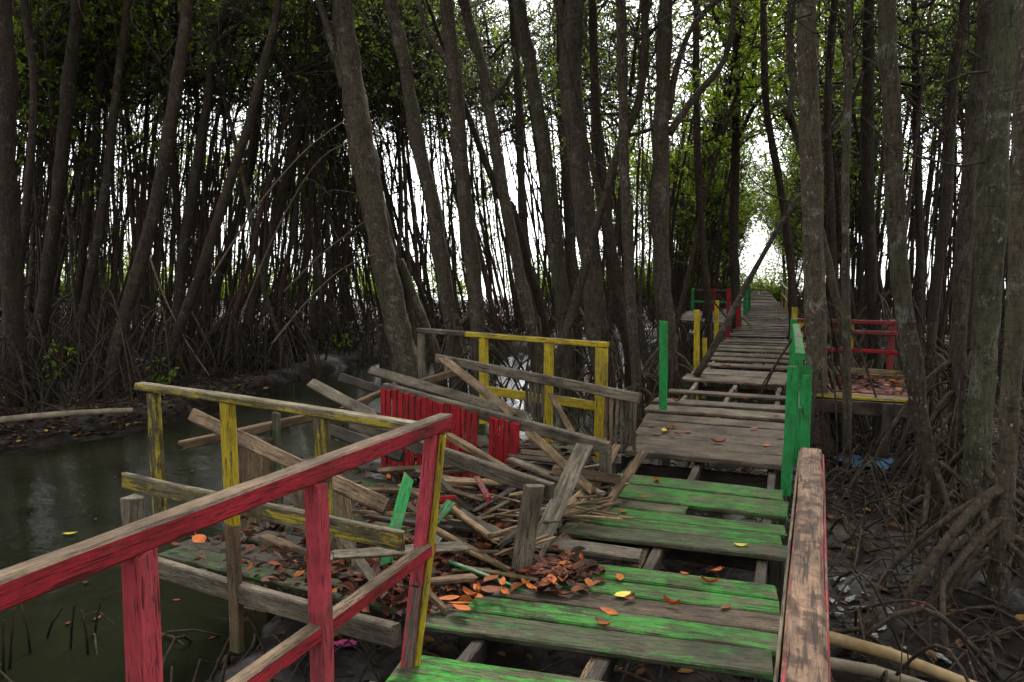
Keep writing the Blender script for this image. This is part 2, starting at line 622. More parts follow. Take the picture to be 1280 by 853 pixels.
def crown_mesh(name, barkm, leafm, nl=9, nt=30, spread=1.0, leafL=.098, rise=.55):
    """limbs, twigs and leaf rosettes; origin where the limbs leave the stem"""
    mb = MB()
    for _ in range(nl):
        z0 = random.uniform(-.6, 2.6)
        an = random.uniform(0, 6.28)
        d = Vector((math.cos(an), math.sin(an), random.uniform(.1, 1.3)))
        L = random.uniform(1.2, 2.5) * spread
        pts = smooth_path(crooked(Vector((0, 0, z0)), d, L, 5, .38), .3)
        r0 = random.uniform(.022, .045)
        mb.tube(pts, [r0 * (1 - .75 * i / (len(pts) - 1)) for i in range(len(pts))], 5, 0, 0, 0, False)
        for _ in range(nt):
            q = pts[min(len(pts) - 1, int(random.betavariate(2, 1.1) * len(pts)))]
            td = (rv() + Vector((0, 0, rise))).normalized()
            tl = random.uniform(.25, .95)
            tw = crooked(q, td, tl, 3, .35)
            mb.tube(tw, [.010, .008, .006, .003], 3, 0, 0, 0, False)
            if random.random() < .30: continue
            for s in (tw[-1], tw[-1], tw[2]):
                if random.random() < .12: continue
                ax = ((tw[-1] - tw[-2]).normalized() + rv(.3)).normalized()
                for k in range(random.randint(2, 4)):
                    ld = (rv().normalized() + ax * .7).normalized()
                    nn = (Vector((0, 0, 1)) + rv(.7)).normalized()
                    mb.leaf(s + rv(.05), ld, nn, leafL * random.uniform(.75, 1.2), leafL * random.uniform(.40, .52), 1)
    for _ in range(95):
        q = Vector((random.gauss(0, .8), random.gauss(0, .7), random.uniform(-1.2, 2.6)))
        tw = crooked(q, rv() + Vector((0, 0, .4)), random.uniform(.5, 1.5), 4, .45)
        mb.tube(tw, [.010, .009, .007, .005, .003], 3, 0, 0, 0, False)
    return mb.mesh(name, [barkm, leafm])


def stem_mesh(name, mat, H, r0, wob, twigs=10):
    mb = MB()
    n = 9
    pts = [Vector((0, 0, -.35))]
    d = Vector((random.uniform(-.05, .05), random.uniform(-.05, .05), 1))
    for i in range(n):
        d = (d + Vector((random.uniform(-wob, wob), random.uniform(-wob, wob), 0))).normalized()
        if d.z < .93: d = (d + Vector((0, 0, .3))).normalized()
        pts.append(pts[-1] + d * (H / n))
    pts = smooth_path(pts, .35)
    m = len(pts)
    mb.tube(pts, [r0 * (1.15 - .75 * i / m) for i in range(m)], 7, 0, .22, .04)
    for _ in range(twigs):
        i = random.randint(int(m * .22), m - 2)
        an = random.uniform(0, 6.28)
        L = random.uniform(.5, 1.9)
        dd = Vector((math.cos(an), math.sin(an), random.uniform(.1, 1.4)))
        tw = smooth_path(crooked(pts[i], dd, L, 4, .4), .3)
        q = random.uniform(.006, .020)
        mb.tube(tw, [q * (1 - .7 * k / len(tw)) for k in range(len(tw))], 4, 0, 0, 0, False)
    return mb.mesh(name, [mat]), pts


def root_mesh(name, mat, n, reach=1.2, h=1.3, r=.028, seg=5, straight=0.0):
    mb = MB()
    for k in range(n):
        an = random.uniform(0, 6.28)
        z = random.uniform(.25, h)
        re = random.uniform(.35, 1) * reach * (.45 + .55 * z / h)
        dx, dy = math.cos(an), math.sin(an)
        sw = random.uniform(-.3, .3)
        pts = []
        for i in range(7):
            t = i / 6
            rad = re * t ** (.75 + .2 * straight)
            zz = z * (1 - t ** (1.9 - .65 * straight)) + .12 * (1 - straight) * math.sin(t * 3.1) - .35 * max(0, t - .85) / .15
            pts.append(Vector((dx * rad - dy * sw * t * re, dy * rad + dx * sw * t * re, zz)))
        pts = smooth_path(pts, .18)
        rr = r * random.uniform(.6, 1.25)
        m = len(pts)
        mb.tube(pts, [rr * (1.15 - .45 * i / m) for i in range(m)], seg, 0, .15, .05, False)
        if random.random() < .5:
            i = random.randint(int(m * .3), int(m * .7))
            q = pts[i]
            e = q + Vector((dx, dy, 0)) * re * .4 + rv(.25)
            e.z = -.2
            mid = (q + e) / 2 + Vector((dx, dy, 0)) * .1 + Vector((0, 0, .15))
            pp = smooth_path([q, mid, e], .18)
            mb.tube(pp, [rr * .7] * len(pp), seg, 0, .1, 0, False)
    return mb.mesh(name, [mat])


CROWNS = [crown_mesh('crown', M['bark'], M['leaf'], random.randint(9, 12), 20, random.uniform(.85, 1.1)) for _ in range(7)]
CROWNL = [crown_mesh('crown', M['barkdark'], M['leafl'], 11, 38, 1.05, .12) for _ in range(3)]
STEMS = [stem_mesh('trunk', [M['bark'], M['barkdark'], M['bark'], M['barkred']][i % 4], random.uniform(7.6, 9.5), random.uniform(.038, .072), random.uniform(.06, .14), random.randint(7, 16)) for i in range(12)]
STEMR = [stem_mesh('trunk', [M['barkred'], M['barkdark']][i % 2], random.uniform(8.5, 10), random.uniform(.035, .065), .05, 8) for i in range(6)]
ROOTS = [root_mesh('stilt_root_cluster', M['root'], random.randint(18, 27), random.uniform(1.0, 1.7), random.uniform(1.1, 2.1), .018, 5, .65) for _ in range(7)]
ROOTBIG = [root_mesh('stilt_root_cluster', M['root'], random.randint(9, 13), 1.15, .95, .026, 8, .9) for _ in range(3)]


def child(me, name, parent, Ml):
    o = link(bpy.data.objects.new(name, me))
    o.parent = parent
    o.matrix_basis = Ml
    return o


def along(pts, z):
    for a, b in zip(pts, pts[1:]):
        if b.z >= z: return a + (b - a) * ((z - a.z) / max(1e-6, b.z - a.z))
    return pts[-1]


def hero(px, w0, w1, d, label, mat='bark', crown=True, roots=None, top=8.3, branches=(), depth_lean=0.0, crownscale=1.0, group=None, twigs=6, crown_z=None):
    """px listed from the top down in photo pixels, widths in photo pixels at top / bottom"""
    if px[0][0] < 400: mat = 'barkdark'  # left trunks darkened: backlit silhouette painted into the bark colour
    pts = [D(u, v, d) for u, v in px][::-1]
    b = pts[0]
    dirn = (pts[0] - pts[1]).normalized()
    g = ground_h(b.x, b.y)
    if b.z > g:
        k = (b.z - g + .25) / max(.3, -dirn.z)
        pts.insert(0, b + dirn * k * Vector((.6, .6, 1)).length / 1.31 if False else Vector((b.x + dirn.x * k * .5, b.y, g - .25)))
    base = Vector((pts[0].x, pts[0].y, g))
    t = pts[-1]
    top = max(top, min(8.2, 2.1 + .39 * d) + 2.2)
    if t.z < top:
        dd = (pts[-1] - pts[-2]).normalized()
        dd.x *= .6
        k = (top - t.z)
        pts.append(t + Vector((dd.x * k / max(.5, dd.z), random.uniform(-.1, .1) * k, k)))
    for p in pts: p.y += depth_lean * (p.z - g)
    root = thing('mangrove_tree', label, 'tree', base, group)
    path = smooth_path(pts, .16)
    n = len(path)
    sl = .86 if px[0][0] > 1000 else .95
    wt, wb = w0 / 2 / FPX * d * sl, w1 / 2 / FPX * d * sl
    knots = [(random.uniform(.05, .95) * n, random.uniform(.05, .17)) for _ in range(n // 9)]
    vis = max(1, len(px))
    z0, z1 = path[0].z, D(*px[0], d).z
    rad = []
    for pi, p in enumerate(path):
        s = (p.z - z0) / max(.1, z1 - z0)
        r = wb + (wt - wb) * min(1, s)
        if s > 1: r *= max(.35, 1 - (s - 1) * .9)
        r *= 1 + sum(kh * max(0, 1 - abs(pi - kp) / 1.6) for kp, kh in knots)
        r *= 1 + .35 * max(0, .09 - s) / .09 * .5
        rad.append(r)
    mb = MB()
    mb.tube(path, rad, 22 if d < 9 else 14, 0, .26, .035)
    for bpx, bw in branches:
        bp = smooth_path([D(u, v, d) + Vector((0, depth_lean * 2, 0)) for u, v in bpx], .15)
        r0 = bw / 2 / FPX * d
        m = len(bp)
        mb.tube(bp, [r0 * (1 - .45 * i / m) for i in range(m)], 8, 0, .2, .03)
    for _ in range(twigs):
        i = random.randint(int(n * .35), n - 2)
        an = random.uniform(0, 6.28)
        tw = smooth_path(crooked(path[i], Vector((math.cos(an), math.sin(an), random.uniform(.1, 1.2))), random.uniform(.3, 1.3), 4, .45), .2)
        q = random.uniform(.006, .016)
        mb.tube(tw, [q * (1 - .7 * k / len(tw)) for k in range(len(tw))], 4, 0, 0, 0, False)
    mb.build('trunk', M[mat], root)
    if crown:
        cz = crown_z or min(8.2, max(5.2, 2.1 + .39 * d))
        c = along(path, cz)
        Mc = Matrix.Translation(c - base) @ Matrix.Rotation(random.uniform(0, 6.28), 4, 'Z') @ Matrix.Scale(crownscale * random.uniform(.9, 1.15), 4)
        child(random.choice(CROWNS), 'crown', root, Mc)
    if roots is not None:
        rm = random.choice(ROOTBIG if roots == 'big' else ROOTS)
        Mr = Matrix.Rotation(random.uniform(0, 6.28), 4, 'Z') @ Matrix.Scale(random.uniform(.85, 1.1), 4)
        q = along(path, g + .5) - base
        child(rm, 'stilt_root_cluster', root, Matrix.Translation((q.x, q.y, 0)) @ Mr)
    return root


HERO = []
# left bank
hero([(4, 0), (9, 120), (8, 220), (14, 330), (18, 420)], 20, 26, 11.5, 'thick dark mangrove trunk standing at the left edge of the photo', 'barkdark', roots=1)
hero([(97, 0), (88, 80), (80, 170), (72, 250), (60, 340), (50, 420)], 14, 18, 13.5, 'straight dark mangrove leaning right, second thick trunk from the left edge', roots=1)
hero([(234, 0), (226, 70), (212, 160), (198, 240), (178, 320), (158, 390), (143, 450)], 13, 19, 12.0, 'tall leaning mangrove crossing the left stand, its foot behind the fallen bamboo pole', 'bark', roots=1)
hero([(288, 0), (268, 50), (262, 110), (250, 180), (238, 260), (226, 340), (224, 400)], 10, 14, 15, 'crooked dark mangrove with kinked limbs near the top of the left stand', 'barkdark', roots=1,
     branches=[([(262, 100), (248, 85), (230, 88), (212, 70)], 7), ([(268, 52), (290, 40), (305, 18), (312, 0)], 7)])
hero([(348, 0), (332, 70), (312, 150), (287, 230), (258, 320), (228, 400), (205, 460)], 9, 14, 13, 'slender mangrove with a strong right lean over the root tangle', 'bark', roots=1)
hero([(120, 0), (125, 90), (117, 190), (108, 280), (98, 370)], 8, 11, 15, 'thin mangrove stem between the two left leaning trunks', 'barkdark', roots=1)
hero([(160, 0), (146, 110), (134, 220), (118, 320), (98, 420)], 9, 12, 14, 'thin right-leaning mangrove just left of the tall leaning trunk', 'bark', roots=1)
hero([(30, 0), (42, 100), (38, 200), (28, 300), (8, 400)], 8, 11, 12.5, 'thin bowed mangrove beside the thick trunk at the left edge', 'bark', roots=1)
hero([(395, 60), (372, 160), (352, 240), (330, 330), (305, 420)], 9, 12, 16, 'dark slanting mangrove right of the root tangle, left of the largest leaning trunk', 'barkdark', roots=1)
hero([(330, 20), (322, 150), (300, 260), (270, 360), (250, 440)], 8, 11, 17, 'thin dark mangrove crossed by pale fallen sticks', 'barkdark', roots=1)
# centre
hero([(427, 0), (437, 80), (452, 180), (468, 270), (482, 340), (497, 410), (513, 475)], 27, 37, 14, 'largest grey-brown leaning mangrove trunk left of the yellow railing frame', 'barklight', roots=1,
     branches=[([(431, 110), (420, 70), (408, 30), (398, 0)], 13)])
hero([(486, 285), (500, 325), (515, 365), (532, 408), (545, 440)], 9, 13, 14.6, 'short slim stem leaning out behind the largest leaning trunk', 'barklight', crown=True, top=7)
hero([(488, 0), (503, 65), (514, 130), (524, 190), (540, 250), (549, 310), (558, 370), (568, 430)], 16, 22, 13.4, 'grey wavy mangrove trunk right of the largest leaning trunk', 'barklight', roots=1)
hero([(558, 0), (567, 90), (574, 180), (582, 260), (590, 330), (597, 410)], 17, 23, 13, 'upright brown mangrove trunk with a knee branch above the yellow frame', 'bark', roots=1,
     branches=[([(570, 95), (552, 65), (535, 45), (523, 0)], 9), ([(593, 385), (580, 402), (574, 405)], 9)])
hero([(580, 0), (602, 80), (614, 150), (627, 230), (641, 300), (655, 370), (668, 430)], 13, 17, 13.8, 'slim grey mangrove trunk leaning left, over the middle of the yellow frame', 'barklight', roots=1,
     branches=[([(611, 130), (630, 105), (645, 80), (640, 60)], 7)])
hero([(648, 0), (664, 90), (679, 180), (690, 260), (697, 330), (706, 410)], 17, 22, 12.6, 'straight grey mangrove trunk leaning left beside the widest centre trunk', 'barklight', roots=1)
hero([(718, 0), (712, 85), (720, 170), (729, 250), (738, 330), (746, 410), (754, 460)], 27, 27, 12, 'widest centre trunk, upright and rough, above the right end of the yellow frame', 'bark', roots=1,
     branches=[([(716, 105), (706, 60), (701, 0)], 15)])
hero([(742, 60), (746, 150), (756, 250), (766, 330), (778, 400), (787, 450)], 11, 15, 12.6, 'slim dark mangrove just right of the widest centre trunk', 'barkdark', roots=1)
hero([(776, 0), (778, 100), (780, 200), (785, 300), (790, 400), (796, 470)], 12, 15, 10.8, 'thin straight mangrove trunk left of the green post', 'bark', roots=1)
hero([(610, 210), (640, 260), (660, 330), (680, 400)], 9, 12, 15.5, 'slanting dark stem crossing behind the grey centre trunks', 'barkdark', roots=1)
hero([(640, 0), (648, 120), (652, 240), (660, 340), (672, 420)], 9, 13, 16.5, 'dark thin mangrove between the two grey centre trunks', 'barkdark', roots=1)
hero([(700, 60), (703, 160), (712, 260), (716, 350), (722, 420)], 9, 12, 17, 'dark thin mangrove partly hidden by the widest centre trunk', 'barkdark', roots=1)
# beside the walkway, left
hero([(832, 0), (829, 90), (826, 190), (826, 280), (828, 350), (834, 420), (838, 470)], 17, 24, 11.2, 'forked dark mangrove left of the walkway behind the green post, with a limb arching right', 'bark', roots=1,
     branches=[([(836, 168), (858, 135), (880, 108), (898, 88), (912, 55), (918, 0)], 10), ([(834, 150), (846, 85), (868, 30), (906, -5)], 9)])
hero([(806, 0), (806, 60), (800, 120), (786, 160), (776, 178)], 9, 13, 11, 'curved limb-like mangrove stem bending beside the thin straight trunk', 'bark', crown=True, branches=[])
hero([(762, 300), (782, 350), (800, 420), (812, 470)], 9, 13, 11.6, 'short slanting mangrove stem at the foot of the thin straight trunk', 'barkdark', roots=1)
hero([(920, 100), (919, 200), (917, 300), (920, 370)], 10, 13, 19, 'dark upright mangrove left of the far end of the walkway', 'barkdark', roots=1,
     branches=[([(919, 180), (945, 130), (975, 100), (985, 120)], 6)])
hero([(870, 60), (872, 200), (878, 300), (885, 380)], 8, 10, 17, 'thin dark mangrove between the forked trunk and the far platform', 'barkdark', roots=1)
hero([(955, 60), (960, 150), (975, 230), (985, 300), (990, 360)], 8, 11, 16, 'dark curving mangrove leaning over the walkway from the right', 'barkdark', roots=1)
# right side
hero([(1008, 0), (1011, 100), (1014, 200), (1017, 300), (1019, 400), (1021, 500), (1024, 590)], 26, 31, 9.0, 'thick upright mangrove trunk beside the green railing boards', 'barklight', roots=1)
hero([(1062, 0), (1060, 110), (1057, 220), (1057, 330), (1058, 440), (1059, 540), (1060, 610)], 10, 12, 8.2, 'thin upright mangrove trunk in front of the leaf-strewn right platform', 'barklight', twigs=4)
hero([(1108, 0), (1113, 100), (1118, 190), (1121, 280), (1126, 350), (1137, 430), (1152, 530), (1166, 610), (1176, 690)], 24, 23, 6.3, 'pale spotted trunk bowing at its foot beside the right platform, standing on stilt roots', 'barklight', roots='big', twigs=5)
hero([(1207, 0), (1192, 90), (1188, 180), (1180, 280), (1172, 350), (1163, 430), (1161, 500)], 13, 14, 8.8, 'crooked dark mangrove leaning right beyond the right platform', 'barkdark', roots=1)
hero([(1232, 0), (1222, 100), (1213, 200), (1206, 290), (1201, 380), (1197, 460), (1194, 560)], 19, 21, 7.6, 'straight grey mangrove, third thick trunk from the right edge', 'bark', roots=1)
hero([(1262, -10), (1251, 100), (1243, 200), (1238, 300), (1233, 400), (1226, 500), (1220, 600), (1214, 690)], 35, 33, 6.1, 'thickest lichen-spotted trunk near the right edge', 'barkmoss', roots='big', twigs=5)
hero([(1290, 0), (1281, 150), (1273, 280), (1269, 400), (1260, 550), (1250, 700), (1242, 800)], 25, 26, 4.9, 'grey lichen-covered mangrove at the right edge, closest of all trees', 'barklight', roots='big', twigs=4)
hero([(1085, 70), (1084, 180), (1087, 300), (1092, 420)], 15, 18, 12, 'dark thick mangrove behind the right platform', 'barkdark', roots=1)
hero([(1040, 40), (1034, 150), (1038, 260), (1042, 370), (1044, 470)], 10, 13, 11, 'crooked dark mangrove just right of the thick upright trunk', 'barkdark', roots=1,
     branches=[([(1036, 170), (1052, 145), (1068, 120), (1078, 90)], 8)])
hero([(990, 0), (988, 60), (992, 110), (985, 150), (1000, 180)], 9, 11, 10.5, 'crooked hanging stem left of the thick upright trunk', 'bark')
hero([(1145, 120), (1148, 230), (1150, 330), (1146, 440)], 9, 12, 13, 'dark slim mangrove behind the pale spotted trunk', 'barkdark', roots=1)

# background stands -------------------------------------------------------
def bgtree(x, y, stem, crown, root, lean, group, label, sc=1.0, cz=None):
    far = max(0.0, y - 14)
    if cz is None:
        sc *= 1 + min(.32, far * .014)
        cz = min(7.6, max(4.7, (1.3 + .24 * y) / sc * random.uniform(.90, 1.34)))
    g = ground_h(x, y)
    r = thing('mangrove_tree', label, 'tree', (x, y, g), group)
    r.rotation_euler = (random.uniform(-.06, .06), lean, 0)
    me, pts = stem
    Rz = Matrix.Rotation(random.uniform(0, 6.28), 4, 'Z') @ Matrix.Scale(sc, 4)
    child(me, 'trunk', r, Rz)
    c = along(pts, cz)
    child(crown, 'crown', r, Rz @ Matrix.Translation(c) @ Matrix.Rotation(random.uniform(0, 6.28), 4, 'Z') @ Matrix.Scale(random.uniform(.85, 1.2), 4))
    if root: child(root, 'stilt_root_cluster', r, Matrix.Rotation(random.uniform(0, 6.28), 4, 'Z') @ Matrix.Scale(random.uniform(.8, 1.15) * (1 if y < 19 else .72), 4))
    return r


taken = []


def free(x, y, dmin):
    for a, b in taken:
        if (a - x) ** 2 + (b - y) ** 2 < dmin * dmin: return False
    return True


def in_walk(x, y, m0=1.0, m1=.9):
    v = Vector((x, y, 0))
    w, r = v.dot(WD), v.dot(RD)
    return -1.4 - m0 < r - bend(w) < m1


def scatter(n, dmin, u0, u1, d0, d1, pw=1.0):
    out, tries = [], 0
    while len(out) < n and tries < 20000:
        tries += 1
        u = random.uniform(u0, u1)
        d = d0 + (d1 - d0) * random.random() ** pw
        x, y = (u - 640) / FPX * d, d
        if in_walk(x, y, 1.0 + .008 * d, .8 + .008 * d): continue
        if x / y < .45 and x < y * .387 and y < shore(x / y) + .3: continue
        w = Vector((x, y, 0))
        if w.dot(RD) > 0 and w.dot(RD) < 4.2 and 7 < w.dot(WD) < 11.5: continue
        if not free(x, y, dmin): continue
        taken.append((x, y))
        out.append((u, x, y))
    return out


def lean_for(u):
    if u < 430: return R_(random.gauss(7, 4.5))
    if u < 800: return R_(random.gauss(-7, 4.5))
    return R_(random.gauss(1, 2.5))


for u, x, y in scatter(72, .55, -140, 440, 14.5, 34, 1.2):
    bgtree(x, y, random.choice(STEMS), random.choice(CROWNS[:4] + CROWNL), random.choice(ROOTS), lean_for(u), 'mangroves crowding the far left bank',
           'slender dark mangrove crowded among others on the far left bank with stilt roots', random.uniform(.85, 1.15))
for u, x, y in scatter(56, .55, 440, 850, 18, 36, 1.1):
    bgtree(x, y, random.choice(STEMS), random.choice(CROWNS), random.choice(ROOTS), lean_for(u), 'mangroves across the creek in the centre',
           'slender mangrove in the backlit stand across the creek behind the yellow frame', random.uniform(.85, 1.1))
for u, x, y in scatter(42, .5, 840, 1040, 20, 55, 1.0):
    bgtree(x, y, random.choice(STEMR), random.choice(CROWNL if y > 24 or random.random() < .4 else CROWNS), random.choice(ROOTS), lean_for(u), 'mangroves lining the far walkway',
           'thin mangrove lining the far end of the walkway under bright green leaves', random.uniform(.9, 1.1), random.uniform(2.0, 5.6))
for w in range(27, 60, 3):
    for sgn in (-1, 1):
        q = wr(w + random.uniform(-1, 1), (-2.5 if sgn < 0 else 1.1) + sgn * random.uniform(0, 1.2))
        bgtree(q.x, q.y, random.choice(STEMR), random.choice(CROWNL), random.choice(ROOTS), -sgn * R_(random.uniform(1, 6)), 'mangroves lining the far walkway',
               'thin mangrove lining the far end of the walkway under bright green leaves', random.uniform(.9, 1.1), random.uniform(2.6, 5.0))
for w, r, lean, cz, sc in ((13.5, -3.4, 11, 5.0, 1), (16, 2.0, -9, 5.2, 1), (18, -2.9, 10, 5.4, 1.05), (20.5, 1.7, -9, 5.6, 1.1), (23, -2.7, 8, 5.8, 1.15), (26, 1.7, -7, 5.8, 1.2), (30, -2.6, 6, 6.0, 1.3), (35, 1.8, -5, 6.2, 1.35), (40, -2.6, 5, 6.4, 1.4)):
    q = wr(w, r)
    bgtree(q.x, q.y, random.choice(STEMR), random.choice(CROWNL if w > 17 else CROWNS), random.choice(ROOTS), R_(lean), 'mangroves arching over the walkway',
           'slim mangrove leaning in over the walkway, its leaves arching across', sc, cz)
for w, r, sc, cz in ((53, -4.5, 1.5, 2.5), (53.5, -2.2, 1.7, 4.5), (54, 1.2, 1.6, 2.2), (52.5, 3.2, 1.7, 3.4), (52, -7, 1.6, 3.0), (50, 5.5, 1.6, 3.0), (47, -6, 1.5, 2.4), (45, -9, 1.5, 2.6), (43, -5, 1.5, 4.6), (51, -10, 1.6, 4), (44, 4, 1.5, 4.2)):
    q = wr(w, r)
    bgtree(q.x, min(q.y, 51.5), random.choice(STEMR), random.choice(CROWNL), random.choice(ROOTS), R_(random.uniform(-4, 4)), 'leafy mangroves around the far end of the walkway',
           'pale green leafy mangrove closing off the far end of the walkway', sc, cz)
for u, x, y in scatter(46, .55, 1010, 1420, 12, 40, 1.2):
    bgtree(x, y, random.choice(STEMR), random.choice(CROWNS), random.choice(ROOTS), lean_for(u), 'mangroves in the right stand',
           'thin reddish-brown mangrove in the dark stand beyond the right platform', random.uniform(.9, 1.1))

for k in range(30):  # unseen trees added behind the camera; low crowns block low sky light
    a = R_(100 + 160 * (k + random.random()) / 30)          # round the back, from right to left
    dd = random.uniform(4.5, 11)
    x, y = math.sin(a) * dd, math.cos(a) * dd
    if abs(Vector((x, y, 0)).dot(RD) + .7) < 1.7: continue
    bgtree(x, y, random.choice(STEMS), random.choice(CROWNS), random.choice(ROOTS), R_(random.gauss(0, 4)), 'unseen mangroves added behind the camera',
           'unseen mangrove tree added behind the camera to hold back low sky light', 1.0, random.uniform(2.4, 5.5))

# the wood beyond: too many stems to count
mb = MB()
for q in range(1650):
    u = random.uniform(-200, 1500)
    d = random.uniform(24, 44) if q < 760 else random.uniform(14, 34)
    x, y = (u - 640) / FPX * d, d
    if in_walk(x, y, 1.6, 1.6): continue
    if 470 < u < 780 and random.random() < .42: continue
    if 0 < u <= 470 and random.random() < .15: continue
    if x < y * .387 and y < shore(x / y) + .3: continue
    g = ground_h(x, y)
    H = random.uniform(6, 10) if q < 760 else random.uniform(5, 9.5)
    ln = math.tan(lean_for(u))
    p = Vector((x, y, g - .1))
    pts = [p]
    for i in range(6):
        pts.append(pts[-1] + Vector((ln * H / 6 + random.uniform(-.12, .12), random.uniform(-.1, .1), H / 6)))
    r = random.uniform(.018, .042) if q < 760 else random.uniform(.012, .029)
    mb.tube(smooth_path(pts, .7), [r * (1.1 - .5 * i / 40) for i in range(len(smooth_path(pts, .7)))], 5, 0, .15, .04, False)
    for k in range(3):
        tw = crooked(pts[random.randint(2, 6)], Vector((random.uniform(-1, 1), random.uniform(-1, 1), random.uniform(.2, 1.2))), random.uniform(.6, 1.8), 4, .4)
        mb.tube(tw, [.018, .014, .011, .008, .005], 3, 0, 0, 0, False)
tag(mb.build('far_mangrove_stems', M['barkdark']), 'countless thin dark mangrove stems far back against the white sky', 'far wood', kind='stuff')

for k in range(42):
    u, d = random.uniform(-120, 1000), random.uniform(40, 51)
    x = (u - 640) / FPX * d
    if in_walk(x, d, 1, 1): continue
    if 440 < u < 780 and random.random() < .55: continue
    bgtree(x, d, random.choice(STEMR), random.choice(CROWNL), None, R_(random.uniform(-5, 5)), 'pale leafy mangroves at the open far edge',
           'pale green leafy mangrove at the open far edge of the stand, against the white sky', 1.25, random.uniform(1.8, 5.6))

# bright shrubs at the open far edge of the stand
def shrub_mesh():
    mb = MB()
    for _ in range(26):
        an = random.uniform(0, 6.28)
        d = Vector((math.cos(an), math.sin(an), random.uniform(.5, 2.2)))
        st = smooth_path(crooked(Vector((0, 0, -.1)), d, random.uniform(1.0, 2.6), 4, .3), .3)
        mb.tube(st, [.02 * (1 - .7 * i / len(st)) for i in range(len(st))], 4, 0, 0, 0, False)
        for _ in range(70):
            q = random.choice(st[1:]) + rv(.28)
            mb.leaf(q, rv().normalized(), (Vector((0, 0, 1)) + rv(.8)).normalized(), random.uniform(.10, .17), random.uniform(.05, .075), 1)
    return mb.mesh('foliage', [M['barkdark'], M['leafl']])


SHR = [shrub_mesh() for _ in range(3)]
for k in range(56):
    u = random.uniform(-80, 960)
    d = random.uniform(42, 51)
    x = (u - 640) / FPX * d
    if k < 8:
        q = wr(52.5 + k % 3, -4.2 + k * .8)
        x, d = q.x, min(q.y, 51.6)
        if -2.0 < -4.2 + k * .8 < -1.0: continue
    elif in_walk(x, d, 1.5, 1.5): continue
    r = thing('shrub', 'bright green leafy shrub at the open far edge of the mangroves', 'shrub', (x, d, ground_h(x, d)), 'shrubs at the far edge of the stand')
    child(SHR[k % 3], 'foliage', r, Matrix.Rotation(random.uniform(0, 6.28), 4, 'Z') @ Matrix.Diagonal((1.5, 1.5, random.uniform(.8, 1.9), 1)))

# tangle of roots and dead sticks on the bank
mb = MB()
for kk in range(1500):
    u = random.uniform(-120, 840)
    y = shore((u - 640) / FPX) + random.uniform(1.3, 6.8)
    x = (u - 640) / FPX * y
    if in_walk(x, y, .8, .5): continue
    g = ground_h(x, y)
    an = random.uniform(0, 6.28)
    L = random.uniform(.4, 1.3)
    h = random.uniform(.25, 1.15)
    a = Vector((x, y, g - .1))
    b = a + Vector((math.cos(an) * L, math.sin(an) * L, random.uniform(-.05, h)))
    mid = (a + b) / 2 + Vector((0, 0, h * .55)) + rv(.1)
    if kk % 2:
        b.z = g + random.uniform(.3, 1.5)
        mid = (a + b) / 2 + rv(.06)
    pp = smooth_path([a, mid, b], .2)
    r = random.uniform(.007, .019)
    mb.tube(pp, [r * (1 - .4 * i / len(pp)) for i in range(len(pp))], 4, 0, 0, .05, False)
tag(mb.build('root_tangle', M['root']), 'dense tangle of thin arching roots covering the far mud bank', 'root tangle', kind='stuff')
mb = MB()
for _ in range(3000):
    w, r = random.uniform(1.5, 16), random.uniform(.3, 7) if random.random() < .8 else random.uniform(-4.3, .3)
    q = wr(w, r)
    g = ground_h(q.x, q.y)
    an = random.uniform(0, 6.28)
    L = random.uniform(.2, 1.1)
    h = random.uniform(.0, .28) if random.random() < .8 else random.uniform(.3, .6)
    a = Vector((q.x, q.y, g - .01))
    b = a + Vector((math.cos(an) * L, math.sin(an) * L, 0))
    b.z = ground_h(b.x, b.y) - .02
    pp = smooth_path([a, (a + b) / 2 + Vector((0, 0, h)) + rv(.06), b], .12)
    rr = random.uniform(.003, .013) * (1.6 if random.random() < .12 else 1)
    mb.tube(pp, [rr * (1 - .4 * i / len(pp)) for i in range(len(pp))], 5, 0, 0, .05, False)
tag(mb.build('twig_litter', M['root']), 'thin dead twigs and rootlets littering the dark mud under the walkway', 'twigs', kind='stuff')

# leaf litter on the mud
mb = MB()
for _ in range(11000):
    if random.random() < .8:
        q = wr(random.uniform(1.2, 16), random.uniform(-4.2, 8))
    else:
        u = random.uniform(-60, 330)
        y = shore((u - 640) / FPX) + random.uniform(.15, 2.6)
        q = Vector(((u - 640) / FPX * y, y, 0))
    g = ground_h(q.x, q.y)
    if g < WL: continue
    an = random.uniform(0, 6.28)
    L = random.uniform(.06, .13)
    mb.leaf(Vector((q.x, q.y, g + random.uniform(.006, .03))), Vector((math.cos(an), math.sin(an), random.uniform(-.15, .3))).normalized(), (Vector((0, 0, 1)) + rv(.35)).normalized(), L, L * .5)
tag(mb.build('leaf_litter', M['litterg']), 'dark dead leaves scattered over the mud floor', 'leaf litter', kind='stuff')

# ------------------------------------------------------------------ main walkway
bw = thing('boardwalk', 'long decaying wooden boardwalk of green and bare planks running into the mangroves', 'boardwalk', wr(6, -.7))


def W_at(v, u=985):
    return P(u, v, 0).dot(WD)


def plank(v0, v1, rl, rr, mat, skew=0.0, z=0.0, t=.032, par=None):
    w0, w1 = (v0, v1)
    wm, wid = (w0 + w1) / 2, abs(w1 - w0)
    p0 = wr(wm + skew * rl, rl, z - t / 2)
    p1 = wr(wm + skew * rr, rr, z - t / 2 + random.uniform(-.006, .006))
    return board('plank', p0, p1, wid, t, M[mat], par or bw, warp=.005)


